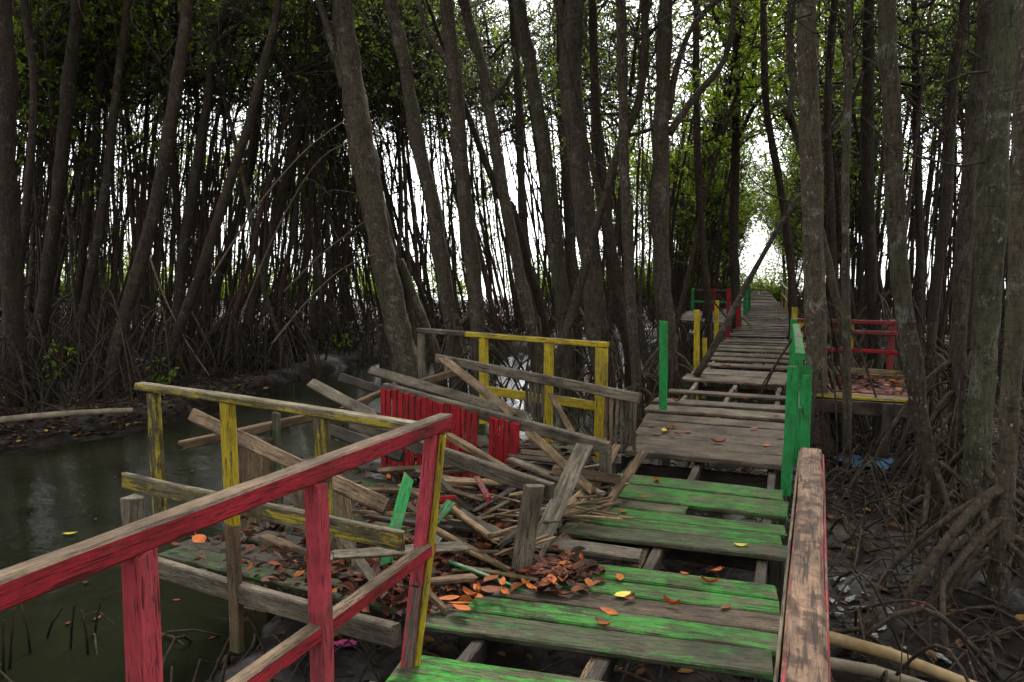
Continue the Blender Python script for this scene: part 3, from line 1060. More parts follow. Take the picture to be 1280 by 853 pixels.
NEAR = [  # right-edge v top/bottom, left r, right r, material, skew
    (613, 624.5, -1.17, .0, 'green', .0), (626, 644.5, -1.20, .03, 'green', .01), (646, 656, -1.20, -.58, 'greendark', .02),
    (657, 668.5, -1.22, .02, 'green', .03), (669.5, 682, -1.22, .0, 'green', .04), (683, 698, -1.24, .03, 'greendark', .05),
    (706, 720, -1.25, -.72, 'grey', .06), (733, 750, -1.20, -.01, 'green', .08), (751.5, 768.5, -1.20, .0, 'green', .08),
    (770, 791, -1.28, .02, 'deckbrown', .09), (793, 815.5, -1.34, .0, 'green', .10), (817, 846, -1.50, -.02, 'greendark', .10),
    (888, 935, -1.38, .02, 'green', .10), (938, 985, -1.42, .02, 'greendark', .10), (995, 1060, -1.40, .02, 'green', .10)]
for v0, v1, rl, rr, m, sk in NEAR:
    plank(W_at(v0), W_at(v1), rl, rr, m, sk)
for k in range(9):
    plank(1.72 - k * .2, 1.72 - k * .2 - .185, -1.4, .02, random.choice(['green', 'greendark']), .1)
MID = [(533, 541.5, -1.36, .02), (542, 552, -1.33, .0), (552.5, 563.5, -1.31, .02), (564, 575, -1.28, .01), (575.5, 587, -1.25, .0)]
for v0, v1, rl, rr in MID: plank(W_at(v0), W_at(v1), rl, rr, 'deckbrown', 0, .03, .045)
for v0, v1, rl, rr in [(517, 524.5, -1.46, .0), (507, 512.5, -1.47, .0), (494.5, 498, -1.40, .0), (473.5, 481, -1.38, .02), (466, 473, -1.35, .0), (457.5, 461, -1.30, .0), (450, 453.5, -1.34, .0), (444, 447.5, -1.3, .02), (438.5, 441, -1.30, .0), (434, 437, -1.35, .0)]:
    plank(W_at(v0), W_at(v1), rl, rr, random.choice(['deckbrown', 'deckbrown', 'grey']), 0, .0, .035)
w = W_at(433)
while w < 51 and w > 0:
    wd = random.uniform(.14, .22)
    plank(w + .02, w + wd, -1.32 + random.uniform(-.05, .05), random.uniform(-.03, .04), random.choice(['deckbrown', 'darkw', 'grey']), 0, random.uniform(-.012, .012), .035)
    w += wd + (random.uniform(.02, .10) if random.random() < .35 else random.uniform(.16, .40)) * (1 if w < 30 else .7) + (w * .004)
# stringers under the planks
for r in (-1.18, -.66, -.10):
    for w0, w1 in ((-.6, 3.4), (3.4, 6.0), (6.0, 9.8), (9.8, 14), (14, 19), (19, 25), (25, 33), (33, 43), (43, 56)):
        board('stringer', wr(w0, r, -.085), wr(w1 - .01, r + random.uniform(-.02, .02), -.085), .055, .095, M['grey' if w0 > 5 else 'darkw'], bw)
for w in (.4, 2.45, 4.3, 6.0, 8.1, 10.4, 13, 16, 19.5, 23, 27, 32):
    for r in (-1.26, -.02):
        q = wr(w, r)
        post('support_post', Vector((q.x, q.y, -.05)), -1.3, .09, .09, M['darkw'], bw)
    board('cross_beam', wr(w + .06, -1.36, -.185), wr(w + .06, .06, -.185), .06, .10, M['darkw'], bw)
# stubs showing in the holes
for u, v in ((745, 825), (803, 690)):
    q = P(u, v, -.05)
    board('stringer', q + WD * -.22 + Vector((0, 0, -.03)), q + WD * .35 + Vector((0, 0, -.03)), .06, .07, M['brown'], bw)

# ------------------------------------------------------------------ red railing, near left
A = P(541, 533, .93)
B_ = P(0, 742, .93)
ext = (B_ - A).normalized()
rl = thing('railing', 'red-sided railing with a bare weathered top rail along the near left side', 'railing', (A.x, A.y, 0))
board('rail', A - ext * .10, B_ + ext * 1.0, .062, .062, M['red'], rl, warp=.002)
side = Vector((ext.y, -ext.x, 0))
q = P(505, 832, .0)
ctop = A + Vector((.0, .0, -.034))
cb = Vector((q.x + .01, q.y, -.10))
cm = cb.lerp(ctop, .42)
board('post', cm, ctop, .062, .05, M['pink'], rl, up=side)
board('post_foot', cb, cm - (ctop - cb).normalized() * .003, .061, .049, M['pinkworn'], rl, up=side)
board('post_facing', Vector((q.x + .034, q.y + .01, -.10)), ctop + Vector((.036, .01, .0)), .056, .026, M['yellow'], rl, up=Vector((1, .2, 0)))
for u, v in ((395, 590), (177, 676)):
    t0 = P(u, v, .93)
    s = (t0 - A).dot(ext)
    t1 = A + ext * s + Vector((0, 0, -.033))
    post('post', t1, -.35, .06, .055, M['pink'], rl, face=side)
lo0, lo1 = D(508, 692, (P(505, 832, 0).y) + .02), D(238, 852, 1.86)
lo0 = A + ext * .03 + Vector((0, 0, lo0.z - .93))
s = (P(360, 610, .93) - A).dot(ext)
lo1 = D(240, 850, (A + ext * 1.05).y)
ld = (lo1 - lo0)
board('lower_rail', lo0, lo0 + ext * 2.2 + Vector((0, 0, -.06)), .05, .055, M['red'], rl)

# ------------------------------------------------------------------ yellow railing, near side of the fallen platform
A2 = D(178, 483, 3.85)
B2 = D(546, 538, 2.86)
y1 = thing('railing', 'yellow and bare wood railing edging the near side of the collapsed platform', 'railing', (A2.x, A2.y, 0))
yd = (B2 - A2).normalized()
yn = Vector((-yd.y, yd.x, 0)).normalized()
board('rail', A2 - yd * .03, B2 - yd * .10, .065, .04, M['yellowworn'], y1, warp=.003)


def on_y(u):
    best = min((abs(((A2 + (B2 - A2) * (k / 400)).x / (A2 + (B2 - A2) * (k / 400)).y) * FPX + 640 - u), k) for k in range(401))[1]
    return A2 + (B2 - A2) * (best / 400)


for u, vb, m, wdt in ((186, 665, 'yellowworn', .075), (279, 812, 'yellow', .075), (397, 700, 'yellowworn', .07)):
    t0 = on_y(u)
    bz = D(u, vb, t0.y).z
    if u == 279:
        mz = D(u, 655, t0.y).z
        post('post_foot', Vector((t0.x, t0.y, mz - .002)), bz, wdt * .97, .044, M['brown'], y1, face=yn)
        bz = mz
    post('post', t0 - Vector((0, 0, .02)), bz, wdt, .045, M[m], y1, face=yn, lean=(random.uniform(-.01, .01), 0))
l0, l1 = D(166, 598, 3.80), D(512, 672, 2.93)
board('lower_rail', l0 - yn * .045, l1 - yn * .045, .085, .035, M['yellowworn'], y1, up=yn)

# ------------------------------------------------------------------ far yellow frame
FA, FB = D(523, 413, 7.75), D(760, 431, 6.45)
fd = (FB - FA).normalized()
fn = Vector((-fd.y, fd.x, 0)).normalized()
y2 = thing('railing', 'upright yellow railing frame with grey left end at the far side of the collapsed platform', 'railing', (FB.x, FB.y, 0))
k1 = FA + (FB - FA) * .29
board('rail', FA, k1, .07, .05, M['grey'], y2)
board('rail', k1 + fd * .004, FB, .07, .05, M['yellow'], y2)


def on_f(u):
    best = min((abs(((FA + (FB - FA) * (k / 400)).x / (FA + (FB - FA) * (k / 400)).y) * FPX + 640 - u), k) for k in range(401))[1]
    return FA + (FB - FA) * (best / 400)


for u, vb, m, wdt in ((526, 478, 'grey', .07), (604, 512, 'yellow', .085), (686, 535, 'yellow', .085), (753, 556, 'yellow', .11)):
    t0 = on_f(u)
    post('post', t0 - Vector((0, 0, .026)), D(u, vb, t0.y).z - .15, wdt, .06, M[m], y2, face=fn)
for (ua, va), (ub, vb) in (((608, 488), (684, 500)), ((688, 499), (750, 509))):
    a, b = on_f(ua), on_f(ub)
    board('lower_rail', D(ua, va, a.y) - fn * .0, D(ub, vb, b.y), .09, .03, M['yellow'], y2, up=fn)

# ------------------------------------------------------------------ near right rail
nr = thing('railing', 'blotched bare rail with red and yellow edges rising up the near right side', 'railing', P(1014, 570, .95) * Vector((1, 1, 0)) if False else tuple(Vector((P(1014, 570, .95).x, P(1014, 570, .95).y, 0))))
n0, n1 = P(1014, 568, .95), P(1003, 853, .95)
nd = (n1 - n0).normalized()
board('rail', n0, n1 + nd * .45, .062, .045, M['railtop'], nr, warp=.001)
ns = Vector((nd.y, -nd.x, 0))
board('rail_edge', n0 + Vector((0, 0, -.012)) + ns * .0355, n1 + nd * .45 + ns * .0355 + Vector((0, 0, -.012)), .006, .04, M['yellowworn'], nr, warp=.0003, wear=.3)
board('rail_edge', n0 + Vector((0, 0, -.02)) - ns * .0355, n1 + nd * .45 - ns * .0355 + Vector((0, 0, -.02)), .006, .045, M['reddeck'], nr, warp=.0003, wear=.3)
for s in (.10, 1.35):
    q = n0 + nd * s
    post('post', q + Vector((0, 0, -.03)), -.3, .055, .055, M['pink'], nr, face=ns)

# ------------------------------------------------------------------ green railing boards, right edge
gr = thing('railing', 'bright green railing of upright boards at the right edge of the walkway', 'railing', tuple(wr(5.4, .05)))
g0, g1 = P(1000, 446, .90), P(995, 408, .90)
board('rail', g0, g1, .07, .05, M['greenpost'], gr)
gd = (g1 - g0).normalized()
for s, u, vb, lean in ((.0, 994, 620, -.02), (.10, 1002, 618, .0), (.9, 0, 0, 0), (1.9, 0, 0, 0), (2.75, 0, 0, 0)):
    t0 = g0 + gd * s + Vector((0, 0, -.028))
    if u:
        off = RD * (-.045 if u < 1000 else .05)
        post('post', t0 + off + Vector((0, 0, random.uniform(-.05, 0))), -.15, .075, .045, M['greenpost'], gr, lean=(lean, 0), face=WD)
    else:
        post('post', t0, -.15, .07, .05, M['greenpost'], gr, face=WD)
board('board', P(1006, 612, 0) + Vector((0, 0, -.1)), D(1009, 470, 4.85), .06, .03, M['greenpost'], gr, up=WD)
board('lower_rail', g0 + Vector((.02, 0, -.42)), g1 + Vector((.02, 0, -.42)), .03, .07, M['greenpost'], gr)

# far right pickets
fr = thing('railing', 'pale green and red picket railing far along the right of the walkway', 'railing', tuple(wr(24, .05)))
for a, b in ((21, 33),):
    board('rail', wr(a, .05, .92), wr(b, .05, .92), .05, .06, M['whitegreen'], fr)
    board('lower_rail', wr(a, .05, .45), wr(b, .05, .45), .03, .06, M['whitegreen'], fr)
    w = a
    k = 0
    while w < b:
        post('post', wr(w, .05, .89), -.1, .09, .06, M[['redpick', 'whitegreen', 'yellow', 'whitegreen'][k % 4]], fr)
        w += 1.15
        k += 1
yr = thing('post', 'yellow post standing beyond the green railing boards', 'post', tuple(wr(12.2, .06)))
q = wr(12.2, .06, .93)
post('shaft', q, -.4, .09, .07, M['yellow'], yr)
q = wr(11.4, .05, .80)
tg = thing('post', 'green post just beyond the end of the green railing', 'post', tuple(wr(11.4, .06)))
post('shaft', q, -.4, .09, .07, M['greenpost'], tg)


# single remaining posts, left edge of the walkway
def single(u, vt, vb, w, mat, label, lean=0):
    b = P(u, vb, 0)
    d = b.y
    t = D(u + lean, vt, d)
    o = post('post', t, -.55, w, w * .8, M[mat], None, lean=(b.x - t.x, 0))
    return tag(o, label, 'post', 'lone posts along the left edge of the walkway')


single(829.5, 402, 512, .085, 'greenpost', 'tall bright green post at the left corner of the brown planks')
single(871, 388, 464, .085, 'yellow', 'yellow post beside the leaning dead branch, taller of the yellow pair')
single(881, 423, 455, .07, 'yellow', 'short yellow stub post between the two tall yellow posts')
single(896, 376, 428, .09, 'yellow', 'yellow post partly behind the leaning dead branch')
single(911, 361, 420, .09, 'redpick', 'taller red post at the walkway edge near the far left platform')
single(923, 373, 409, .10, 'redpick', 'shorter red post beside the far left platform')
single(932, 360, 394, .12, 'greenpost', 'green post past the red posts at the far left platform')
single(937, 358, 386, .11, 'greenpost', 'farthest green post on the left edge of the walkway')

# ------------------------------------------------------------------ right platform
rp = thing('platform', 'leaf-strewn side platform on posts with a yellow front board, right of the walkway', 'platform', tuple(P(1085, 490, 0) - Vector((0, 0, 0))))
a0, a1 = P(1010, 492, 0), P(1137, 500, 0)
b0, b1 = P(1005, 458, 0), P(1130, 464, 0)
for k in range(8):
    s0, s1 = k / 8, (k + .96) / 8
    m = 'yellow' if k == 0 else ('reddeck' if k in (1, 2, 4, 6) else 'darkw')
    mid = (s0 + s1) / 2
    board('plank', a0.lerp(b0, mid) - Vector((0, 0, .02)), a1.lerp(b1, mid) - Vector((0, 0, .02)), (a0 - b0).length / 8 * .95, .032, M[m], rp)
board('front_beam', a0 + Vector((0, -.05, -.13)), a1 + Vector((0, -.05, -.13)), .05, .16, M['darkw'], rp)
board('back_board', P(1030, 461, .1), P(1130, 468, .1), .03, .09, M['yellowworn'], rp)
for q in (a1 + Vector((-.25, .02, -.05)), a0 + Vector((.9, .02, -.05)), b1 + Vector((-.2, 0, -.05)), b0 + Vector((.3, 0, -.05))):
    post('support_post', q, -1.15, .10, .10, M['darkw'], rp)
rr = thing('railing', 'dull red three-rail railing at the back of the right platform', 'railing', tuple(P(1066, 461, 0)))
bd = 11.0
for (va, vb) in ((400, 403), (412, 416), (436, 440)):
    board('rail', D(996, va, bd - .0), D(1122, vb + 1, bd - .8), .04, .055, M['redpick' if va == 436 else 'reddeck'], rr)
for u, m in ((1066, 'yellow'), (1118, 'reddeck'), (1003, 'yellow')):
    t0 = D(u, 402, bd - (u - 996) / 126 * .8) + Vector((0, .05, .02))
    post('post', t0, -.05, .08, .06, M[m], rr)

# far left platform
lp = thing('platform', 'small grey platform far along the left of the walkway', 'platform', tuple(P(892, 398, 0)))
c0, c1, e0, e1 = P(852, 400, 0), P(928, 405, 0), P(860, 389, 0), P(932, 391, 0)
for k in range(7):
    mid = (k + .5) / 7
    board('plank', c0.lerp(e0, mid) - Vector((0, 0, .02)), c1.lerp(e1, mid) - Vector((0, 0, .02)), (c0 - e0).length / 7 * .93, .04, M['grey'], lp)
board('front_beam', c0 + Vector((0, -.05, -.16)), c1 + Vector((0, -.05, -.16)), .06, .2, M['darkw'], lp)
for q in (c0 + Vector((.1, 0, -.05)), c1 + Vector((-.1, 0, -.05)), e0, e1):
    post('support_post', q - Vector((0, 0, .05)), -1.1, .12, .12, M['darkw'], lp)
lr = thing('railing', 'green and red railing around the small far left platform', 'railing', tuple(P(892, 390, 0)))
dd = e0.y
board('rail', D(866, 377, dd), D(930, 378, dd), .05, .08, M['greenpost'], lr)
board('rail', D(866, 362, dd), D(920, 364, dd), .05, .07, M['grey'], lr)
for u, m in ((866, 'greenpost'), (893, 'redpick'), (924, 'greenpost')):
    post('post', D(u, 361, dd), -.05, .10, .08, M[m], lr)

# ------------------------------------------------------------------ collapsed side platform (left)
cpf = thing('collapsed_platform', 'collapsed side platform of dark rotten planks left of the walkway', 'platform', tuple(P(480, 680, -.1)))
PA, PB = D(200, 690, 3.95), P(520, 772, -.02)         # near edge, left and right end
QA, QB = P(420, 520, -.15), P(745, 560, -.02)         # far edge
npl = 17
for k in range(npl):
    if k in (3, 7, 12): continue
    s = (k + .5) / npl
    a, b = PA.lerp(QA, s), PB.lerp(QB, s)
    sag = Vector((0, 0, -.10 * math.sin(s * 3.1) - random.uniform(0, .05)))
    cut = random.uniform(0, .25) if k > 1 else 0
    board('plank', a.lerp(b, cut) + sag + Vector((0, 0, random.uniform(-.05, .02))), b + sag * .3, .17, .03,
          M[['greendark', 'darkw', 'darkw', 'darkw'][k % 4] if k else 'greendark'], cpf, warp=.01)
board('edge_beam', D(190, 706, 3.92) , D(496, 795, 2.95), .05, .10, M['grey'], cpf)
board('edge_beam', PA + Vector((.5, .25, -.02)), PB + Vector((0, .2, -.06)), .07, .06, M['brown'], cpf)
for (a, b) in ((PA.lerp(PB, .2), QA.lerp(QB, .2)), (PA.lerp(PB, .75), QA.lerp(QB, .75))):
    board('stringer', a + Vector((0, 0, -.09)), b + Vector((0, 0, -.16)), .06, .10, M['darkw'], cpf)
t0 = D(165, 622, 3.98)
post('corner_post', t0, -1.3, .10, .09, M['grey'], cpf, face=yn)
t0 = D(318, 548, 5.0)
post('support_post', t0, -1.3, .22, .10, M['brown'], cpf)
t0 = D(345, 516, 5.0)
post('support_post', t0, -1.2, .05, .05, M['greendark'], cpf)

# red picket fence, fallen but still on its rail
pf = thing('picket_fence', 'broken red picket fence panel with gaps hanging from a grey sloping rail', 'fence', tuple(D(620, 600, 5.2)))
R0, R1 = D(480, 485, 6.0), D(763, 561, 4.75)
board('rail', R0, R1, .055, .085, M['grey'], pf, warp=.004)
fpd = (R1 - R0).normalized()
fpn = Vector((fpd.y, -fpd.x, 0)).normalized()


def on_r(u):
    best = min((abs(((R0 + (R1 - R0) * (k / 600)).x / (R0 + (R1 - R0) * (k / 600)).y) * FPX + 640 - u), k) for k in range(601))[1]
    return R0 + (R1 - R0) * (best / 600)


def pickets(us, ln, mat, wd, fn_, parent, nrm, dz=.03, tlt=.0, th=.014):
    for i, u in enumerate(us):
        t0 = fn_(u) + nrm * (.036 + random.uniform(0, .006)) + Vector((0, 0, dz + random.uniform(-.012, .012)))
        b0 = t0 + Vector((tlt + random.uniform(-.012, .012), random.uniform(-.03, .03), -ln * random.uniform(.92, 1.06)))
        board('picket', b0, t0, wd, th, M[mat], parent, up=nrm, warp=.004)


pickets([481 + k * 7.4 for k in range(13)], .74, 'redpick', .053, on_r, pf, fpn, .012)
pickets([576, 582.6, 589.2, 597], .64, 'redpick', .043, on_r, pf, fpn, .012, -.02)
pickets([618, 624.5, 631, 637.5, 644, 650], .64, 'redpick', .042, on_r, pf, fpn, .012, -.01)
post('post', R1 + Vector((-.03, .03, .0)), D(754, 634, 4.78).z, .075, .05, M['grey'], pf, face=fpn)
# grey fallen rail with pale pickets
gf = thing('fallen_rail', 'grey fallen rail with pale unpainted pickets leaning against the yellow frame', 'fence', tuple(D(780, 560, 6.0)))
G0, G1 = D(545, 448, 6.9), D(800, 498, 5.75)
board('rail', G0, G1, .04, .085, M['grey'], gf)
gfd = (G1 - G0).normalized()
gfn = Vector((gfd.y, -gfd.x, 0)).normalized()


def on_g(u):
    best = min((abs(((G0 + (G1 - G0) * (k / 600)).x / (G0 + (G1 - G0) * (k / 600)).y) * FPX + 640 - u), k) for k in range(601))[1]
    return G0 + (G1 - G0) * (best / 600)


pickets([655, 660.5, 666, 671.5, 677], .36, 'grey', .030, on_g, gf, -gfn, .0)
pickets([772, 777.5, 783, 788.5, 793.5], .45, 'grey', .030, on_g, gf, -gfn, .0)
pickets([757, 763], .42, 'brown', .034, on_g, gf, -gfn, .0)
board('batten', on_g(770) - gfn * .06 + Vector((0, 0, -.33)), on_g(795) - gfn * .06 + Vector((0, 0, -.33)), .03, .018, M['grey'], gf, up=gfn)

# low broken rail with post
lb = thing('broken_railing', 'low grey rail running from the corner post to a leaning stub post', 'railing', tuple(P(664, 729, 0)))
board('rail', D(440, 528, 4.6), D(690, 614, 3.62), .04, .085, M['grey'], lb)
post('post', D(668, 606, 3.60), -.06, .095, .06, M['grey'], lb, lean=(-.08, -.06), face=Vector((.3, -1, 0)))


def loose(u0, v0, d0, u1, v1, d1, w, t, mat, label, cat='plank', name='broken_board', group='broken boards on the collapsed platform', up=None, taper=None, roll=0):
    o = board(name, D(u0, v0, d0), D(u1, v1, d1), w, t, M[mat], None, up=up, taper=taper, roll=roll)
    return tag(o, label, cat, group)


CAMUP = Vector((0, -1, .6))
loose(731, 556, 4.5, 655, 722, 3.75, .105, .03, 'grey', 'wide grey plank leaning steeply behind the stub post', up=CAMUP)
loose(804, 566, 5.0, 722, 682, 4.2, .05, .045, 'brown', 'long brown batten leaning across the left ends of the green planks')
loose(737, 612, 4.6, 640, 700, 3.85, .075, .04, 'tan', 'tan plank lying under the leaning grey plank', up=CAMUP)
loose(730, 660, 4.25, 664, 708, 3.8, .09, .03, 'brown', 'brown board end lying beside the leaf pile on the deck edge', up=CAMUP)
loose(554, 449, 6.6, 641, 519, 5.5, .075, .035, 'brown', 'light brown stick leaning diagonally across the yellow frame', up=CAMUP)
loose(514, 482, 6.3, 570, 465, 6.6, .07, .06, 'brown', 'short brown beam end propped left of the yellow frame')
loose(430, 512, 6.0, 500, 481, 6.3, .06, .05, 'brown', 'brown beam rising out of the water behind the red pickets')
loose(466, 464, 6.5, 655, 521, 5.5, .085, .035, 'grey', 'long dark grey plank sloping above the red pickets', up=CAMUP)
loose(428, 473, 6.4, 492, 494, 6.2, .08, .035, 'darkw', 'short dark plank left of the red pickets', up=CAMUP)
loose(391, 480, 5.6, 470, 522, 4.9, .08, .035, 'grey', 'grey plank with a cut end sloping above the water', up=CAMUP)
loose(241, 519, 4.7, 484, 634, 3.6, .085, .045, 'brown', 'long weathered plank sloping across behind the yellow railing', up=CAMUP)
loose(230, 556, 4.9, 392, 520, 5.1, .07, .06, 'brown', 'thick beam end sticking out over the water behind the yellow posts')
loose(405, 535, 4.9, 500, 570, 4.6, .08, .03, 'darkw', 'dark plank tilted down below the grey cut plank', up=CAMUP)
loose(662, 541, 5.0, 738, 612, 4.5, .06, .03, 'tan', 'tan slat crossing behind the leaning grey plank', up=CAMUP)
loose(689, 494, 6.3, 716, 543, 5.6, .05, .025, 'brown', 'thin brown slat leaning on the far yellow frame', up=CAMUP)
loose(560, 545, 5.2, 720, 640, 4.5, .055, .05, 'tan', 'round-edged tan pole lying behind the red pickets')
loose(770, 560, 5.1, 742, 612, 4.7, .06, .03, 'tan', 'short tan board standing right of the fence end', up=CAMUP)
loose(690, 588, 4.7, 770, 600, 4.7, .07, .03, 'brown', 'brown cross board between the leaning battens', up=CAMUP)
loose(640, 575, 4.9, 752, 618, 4.5, .07, .03, 'grey', 'grey plank lying flat behind the fence post')
loose(563, 702, 3.55, 680, 749, 3.28, .022, .012, 'greenpost', 'thin bright green slat lying on the deck edge', cat='slat', name='broken_board')
loose(484, 700, 3.35, 511, 596, 3.7, .06, .015, 'greenpost', 'green slat standing behind the red corner post', cat='slat', name='broken_board', up=CAMUP)
loose(541, 655, 3.8, 564, 627, 4.0, .05, .02, 'greenpost', 'short green slat end right of the corner post', cat='slat', name='broken_board', up=CAMUP)
loose(536, 690, 3.5, 548, 674, 3.6, .04, .02, 'greenpost', 'small green chip of board low beside the corner post', cat='slat', name='broken_board', up=CAMUP)
loose(596, 597, 4.4, 611, 624, 4.2, .035, .02, 'redpick', 'short red slat leaning below the red pickets', cat='slat', name='broken_board', up=CAMUP)
loose(543, 626, 4.1, 566, 625, 4.1, .05, .02, 'redpick', 'small red board end right of the corner post', cat='slat', name='broken_board', up=CAMUP)
loose(683, 663, 4.05, 702, 632, 4.3, .05, .02, 'redpick', 'small red slat beside the leaning grey plank', cat='slat', name='broken_board', up=CAMUP)
loose(423, 664, 3.7, 482, 747, 3.2, .045, .02, 'grey', 'pale grey slat tilted under the yellow railing', cat='slat', name='broken_board', up=CAMUP)
loose(540, 660, 3.75, 640, 716, 3.6, .035, .03, 'tan', 'tan stick pointing at the stub post foot', cat='slat', name='broken_board')
loose(588, 690, 3.6, 642, 715, 3.55, .03, .02, 'tan', 'thin tan splinter left of the stub post', cat='slat', name='broken_board')
loose(520, 730, 3.2, 590, 722, 3.4, .05, .03, 'brown', 'brown broken board lying just right of the corner post foot', cat='slat', name='broken_board')
loose(532, 738, 3.15, 556, 762, 3.1, .035, .02, 'brown', 'short brown splinter pointing into the gap by the corner post', cat='slat', name='broken_board')
loose(565, 713, 3.5, 612, 712, 3.55, .02, .012, 'yellowworn', 'thin yellowish strip crossing the green slat', cat='slat', name='broken_board')
for k in range(34):
    u, v, d = random.uniform(560, 745), random.uniform(560, 690), 0
    q = P(u, v, random.uniform(.02, .16))
    if q.dot(RD) > -1.25: q -= RD * random.uniform(.2, .6)
    an = random.uniform(-1.2, 1.0)
    L = random.uniform(.25, .85)
    dz = random.uniform(-.05, .16)
    o = board('broken_board', q, q + Vector((math.cos(an) * L * -1, math.sin(an) * L, dz)), random.uniform(.03, .07), random.uniform(.014, .03), M[random.choice(['tan', 'brown', 'grey', 'brown', 'darkw'])], None, roll=random.uniform(-.5, .5), taper=random.choice([1, .55, .8]))
    tag(o, 'broken bare board lying criss-cross in the heap on the collapsed platform', 'plank', 'criss-crossed broken boards in the heap')
# unpainted pickets fallen in a fan under the yellow railing
for k in range(9):
    u = 352 + k * 10
    o = board('loose_picket', D(u + 14 + random.uniform(-4, 14), 668 + k * 4 + random.uniform(-10, 10), 4.0 - k * .04), D(u, 572 + k * 5, 4.4 - k * .05), .035, .014, M['brown' if k % 3 else 'yellowworn'], None, up=CAMUP)
    tag(o, 'bare weathered picket in the fallen fan under the yellow railing', 'picket', 'fallen pickets under the yellow railing')
# splinters
for k in range(44):
    u, v = random.uniform(520, 735), random.uniform(600, 715)
    if v > 640 + (735 - u) * .5: v -= 60
    q = P(u, v, random.uniform(.03, .08))
    an = random.uniform(-.9, .6)
    L = random.uniform(.15, .4)
    o = board('splinter', q, q + Vector((math.cos(an) * L, math.sin(an) * L, random.uniform(-.02, .08))), random.uniform(.014, .03), .012, M[random.choice(['tan', 'tan', 'brown', 'yellowworn'])], None)
    tag(o, 'thin broken splinter of wood among the dead leaves on the collapsed platform', 'splinter', 'splinters on the collapsed platform')

# dead leaves heaped on the collapsed platform
mb = MB()
for _ in range(3900):
    s, t = random.random(), random.random() ** .7
    if random.random() < .35: s, t = random.uniform(.0, .5), random.uniform(.75, 1.05)
    if t < .45 and random.random() < .55: continue
    q = PA.lerp(QA, s).lerp(PB.lerp(QB, s), t)
    z = q.z - .10 * math.sin(s * 3.1) * (1 - t * .7) + random.uniform(-.03, .04)
    an = random.uniform(0, 6.28)
    L = random.uniform(.04, .095)
    mb.leaf(Vector((q.x, q.y, z)), Vector((math.cos(an), math.sin(an), random.uniform(-.3, .5))).normalized(), (Vector((0, 0, 1)) + rv(.6)).normalized(), L, L * .48, 0, random.uniform(-.1, .4))
for _ in range(170):
    q = P(random.gauss(690, 28), random.gauss(718, 11), .006)
    an = random.uniform(0, 6.28)
    L = random.uniform(.06, .115)
    mb.leaf(q + Vector((0, 0, random.uniform(.003, .03))), Vector((math.cos(an), math.sin(an), random.uniform(-.1, .12))).normalized(), (Vector((0, 0, 1)) + rv(.22)).normalized(), L, L * .5, 0, random.uniform(0, .25))
for _ in range(420):
    q = a0.lerp(b0, random.uniform(.1, .95)).lerp(a1.lerp(b1, random.uniform(.1, .95)), random.random())
    an = random.uniform(0, 6.28)
    L = random.uniform(.06, .13)
    mb.leaf(q + Vector((0, 0, random.uniform(.005, .03))), Vector((math.cos(an), math.sin(an), random.uniform(-.1, .3))).normalized(), (Vector((0, 0, 1)) + rv(.4)).normalized(), L, L * .5)
tag(mb.build('leaf_litter', M['litter']), 'reddish-brown dead leaves heaped over the collapsed platform', 'leaf litter', kind='stuff')


# ------------------------------------------------------------------ single fallen leaves
def fleaf_mesh(mat, curl):
    mb = MB()
    n, k = 8, 5
    for i in range(n + 1):
        s = i / n
        hw = .027 * math.sin(math.pi * min(1, s * .97 + .03)) ** .8 * (1.15 - .4 * s) + .001
        for j in range(k):
            t = j / (k - 1) * 2 - 1
            mb.v.append(Vector(((s - .5) * .115, t * hw, curl * (t * t * .018 + (s - .5) ** 2 * .09) + .003)))
    for i in range(n):
        for j in range(k - 1):
            mb.face((i * k + j, i * k + j + 1, (i + 1) * k + j + 1, (i + 1) * k + j), 0, True)
    mb.tube([Vector((-.0575, 0, .006)), Vector((-.075, .003, .012))], [.0018, .0012], 4)
    return mb.mesh('fallen_leaf', [mat])


FL = {k: [fleaf_mesh(M[k], c) for c in (.1, .4, .8)] for k in ('orange', 'rust', 'yleaf')}


def fallen(u, v, kind, size, label, z=.004, group='fallen leaves on the boardwalk'):
    o = link(bpy.data.objects.new('fallen_leaf', random.choice(FL[kind])))
    q = P(u, v, z)
    o.matrix_basis = Matrix.Translation(q) @ Matrix.Rotation(random.uniform(0, 6.28), 4, 'Z') @ Matrix.Rotation(random.uniform(-.25, .25), 4, 'X') @ Matrix.Diagonal((size * .76 * random.uniform(.8, 1.15), size * .76 * random.uniform(.65, 1.2), size * .76 * random.uniform(.3, 1.6), 1))
    return tag(o, label, 'leaf', group)


fallen(839, 757, 'orange', 1.15, 'large orange leaf on the bare brown plank among the green ones')
fallen(887, 729, 'orange', .85, 'orange leaf near the plank hole, lower of two')
fallen(896, 715, 'orange', .9, 'orange leaf curled at the rim of the plank hole')
fallen(855, 717, 'orange', .6, 'small orange leaf on the far edge of the lower green planks')
fallen(926, 683, 'yleaf', .95, 'yellow leaf lying on the green plank before the gap')
fallen(779, 744, 'yleaf', 1.1, 'pale yellow-green leaf near the leaf pile')
fallen(786, 750, 'rust', 1.0, 'rusty leaf tucked under the pale yellow-green leaf')
fallen(821, 602, 'orange', .95, 'orange leaf on the first green plank below the brown planks')
fallen(779, 641, 'orange', .8, 'orange leaf by the foot of the long brown batten')
fallen(804, 621, 'orange', .7, 'orange leaf beside the long brown batten')
fallen(908, 759, 'rust', .8, 'rusty curled leaf near the right of the bare plank')
fallen(726, 699, 'orange', 1.0, 'upturned orange leaf beside the leaf pile')
fallen(702, 745, 'rust', 1.5, 'big rust-brown leaf lying below the leaf pile')
fallen(761, 765, 'orange', 1.1, 'orange leaf in the crack under the bare plank')
fallen(753, 781, 'orange', 1.0, 'orange leaf on the worn green plank nearest the gap')
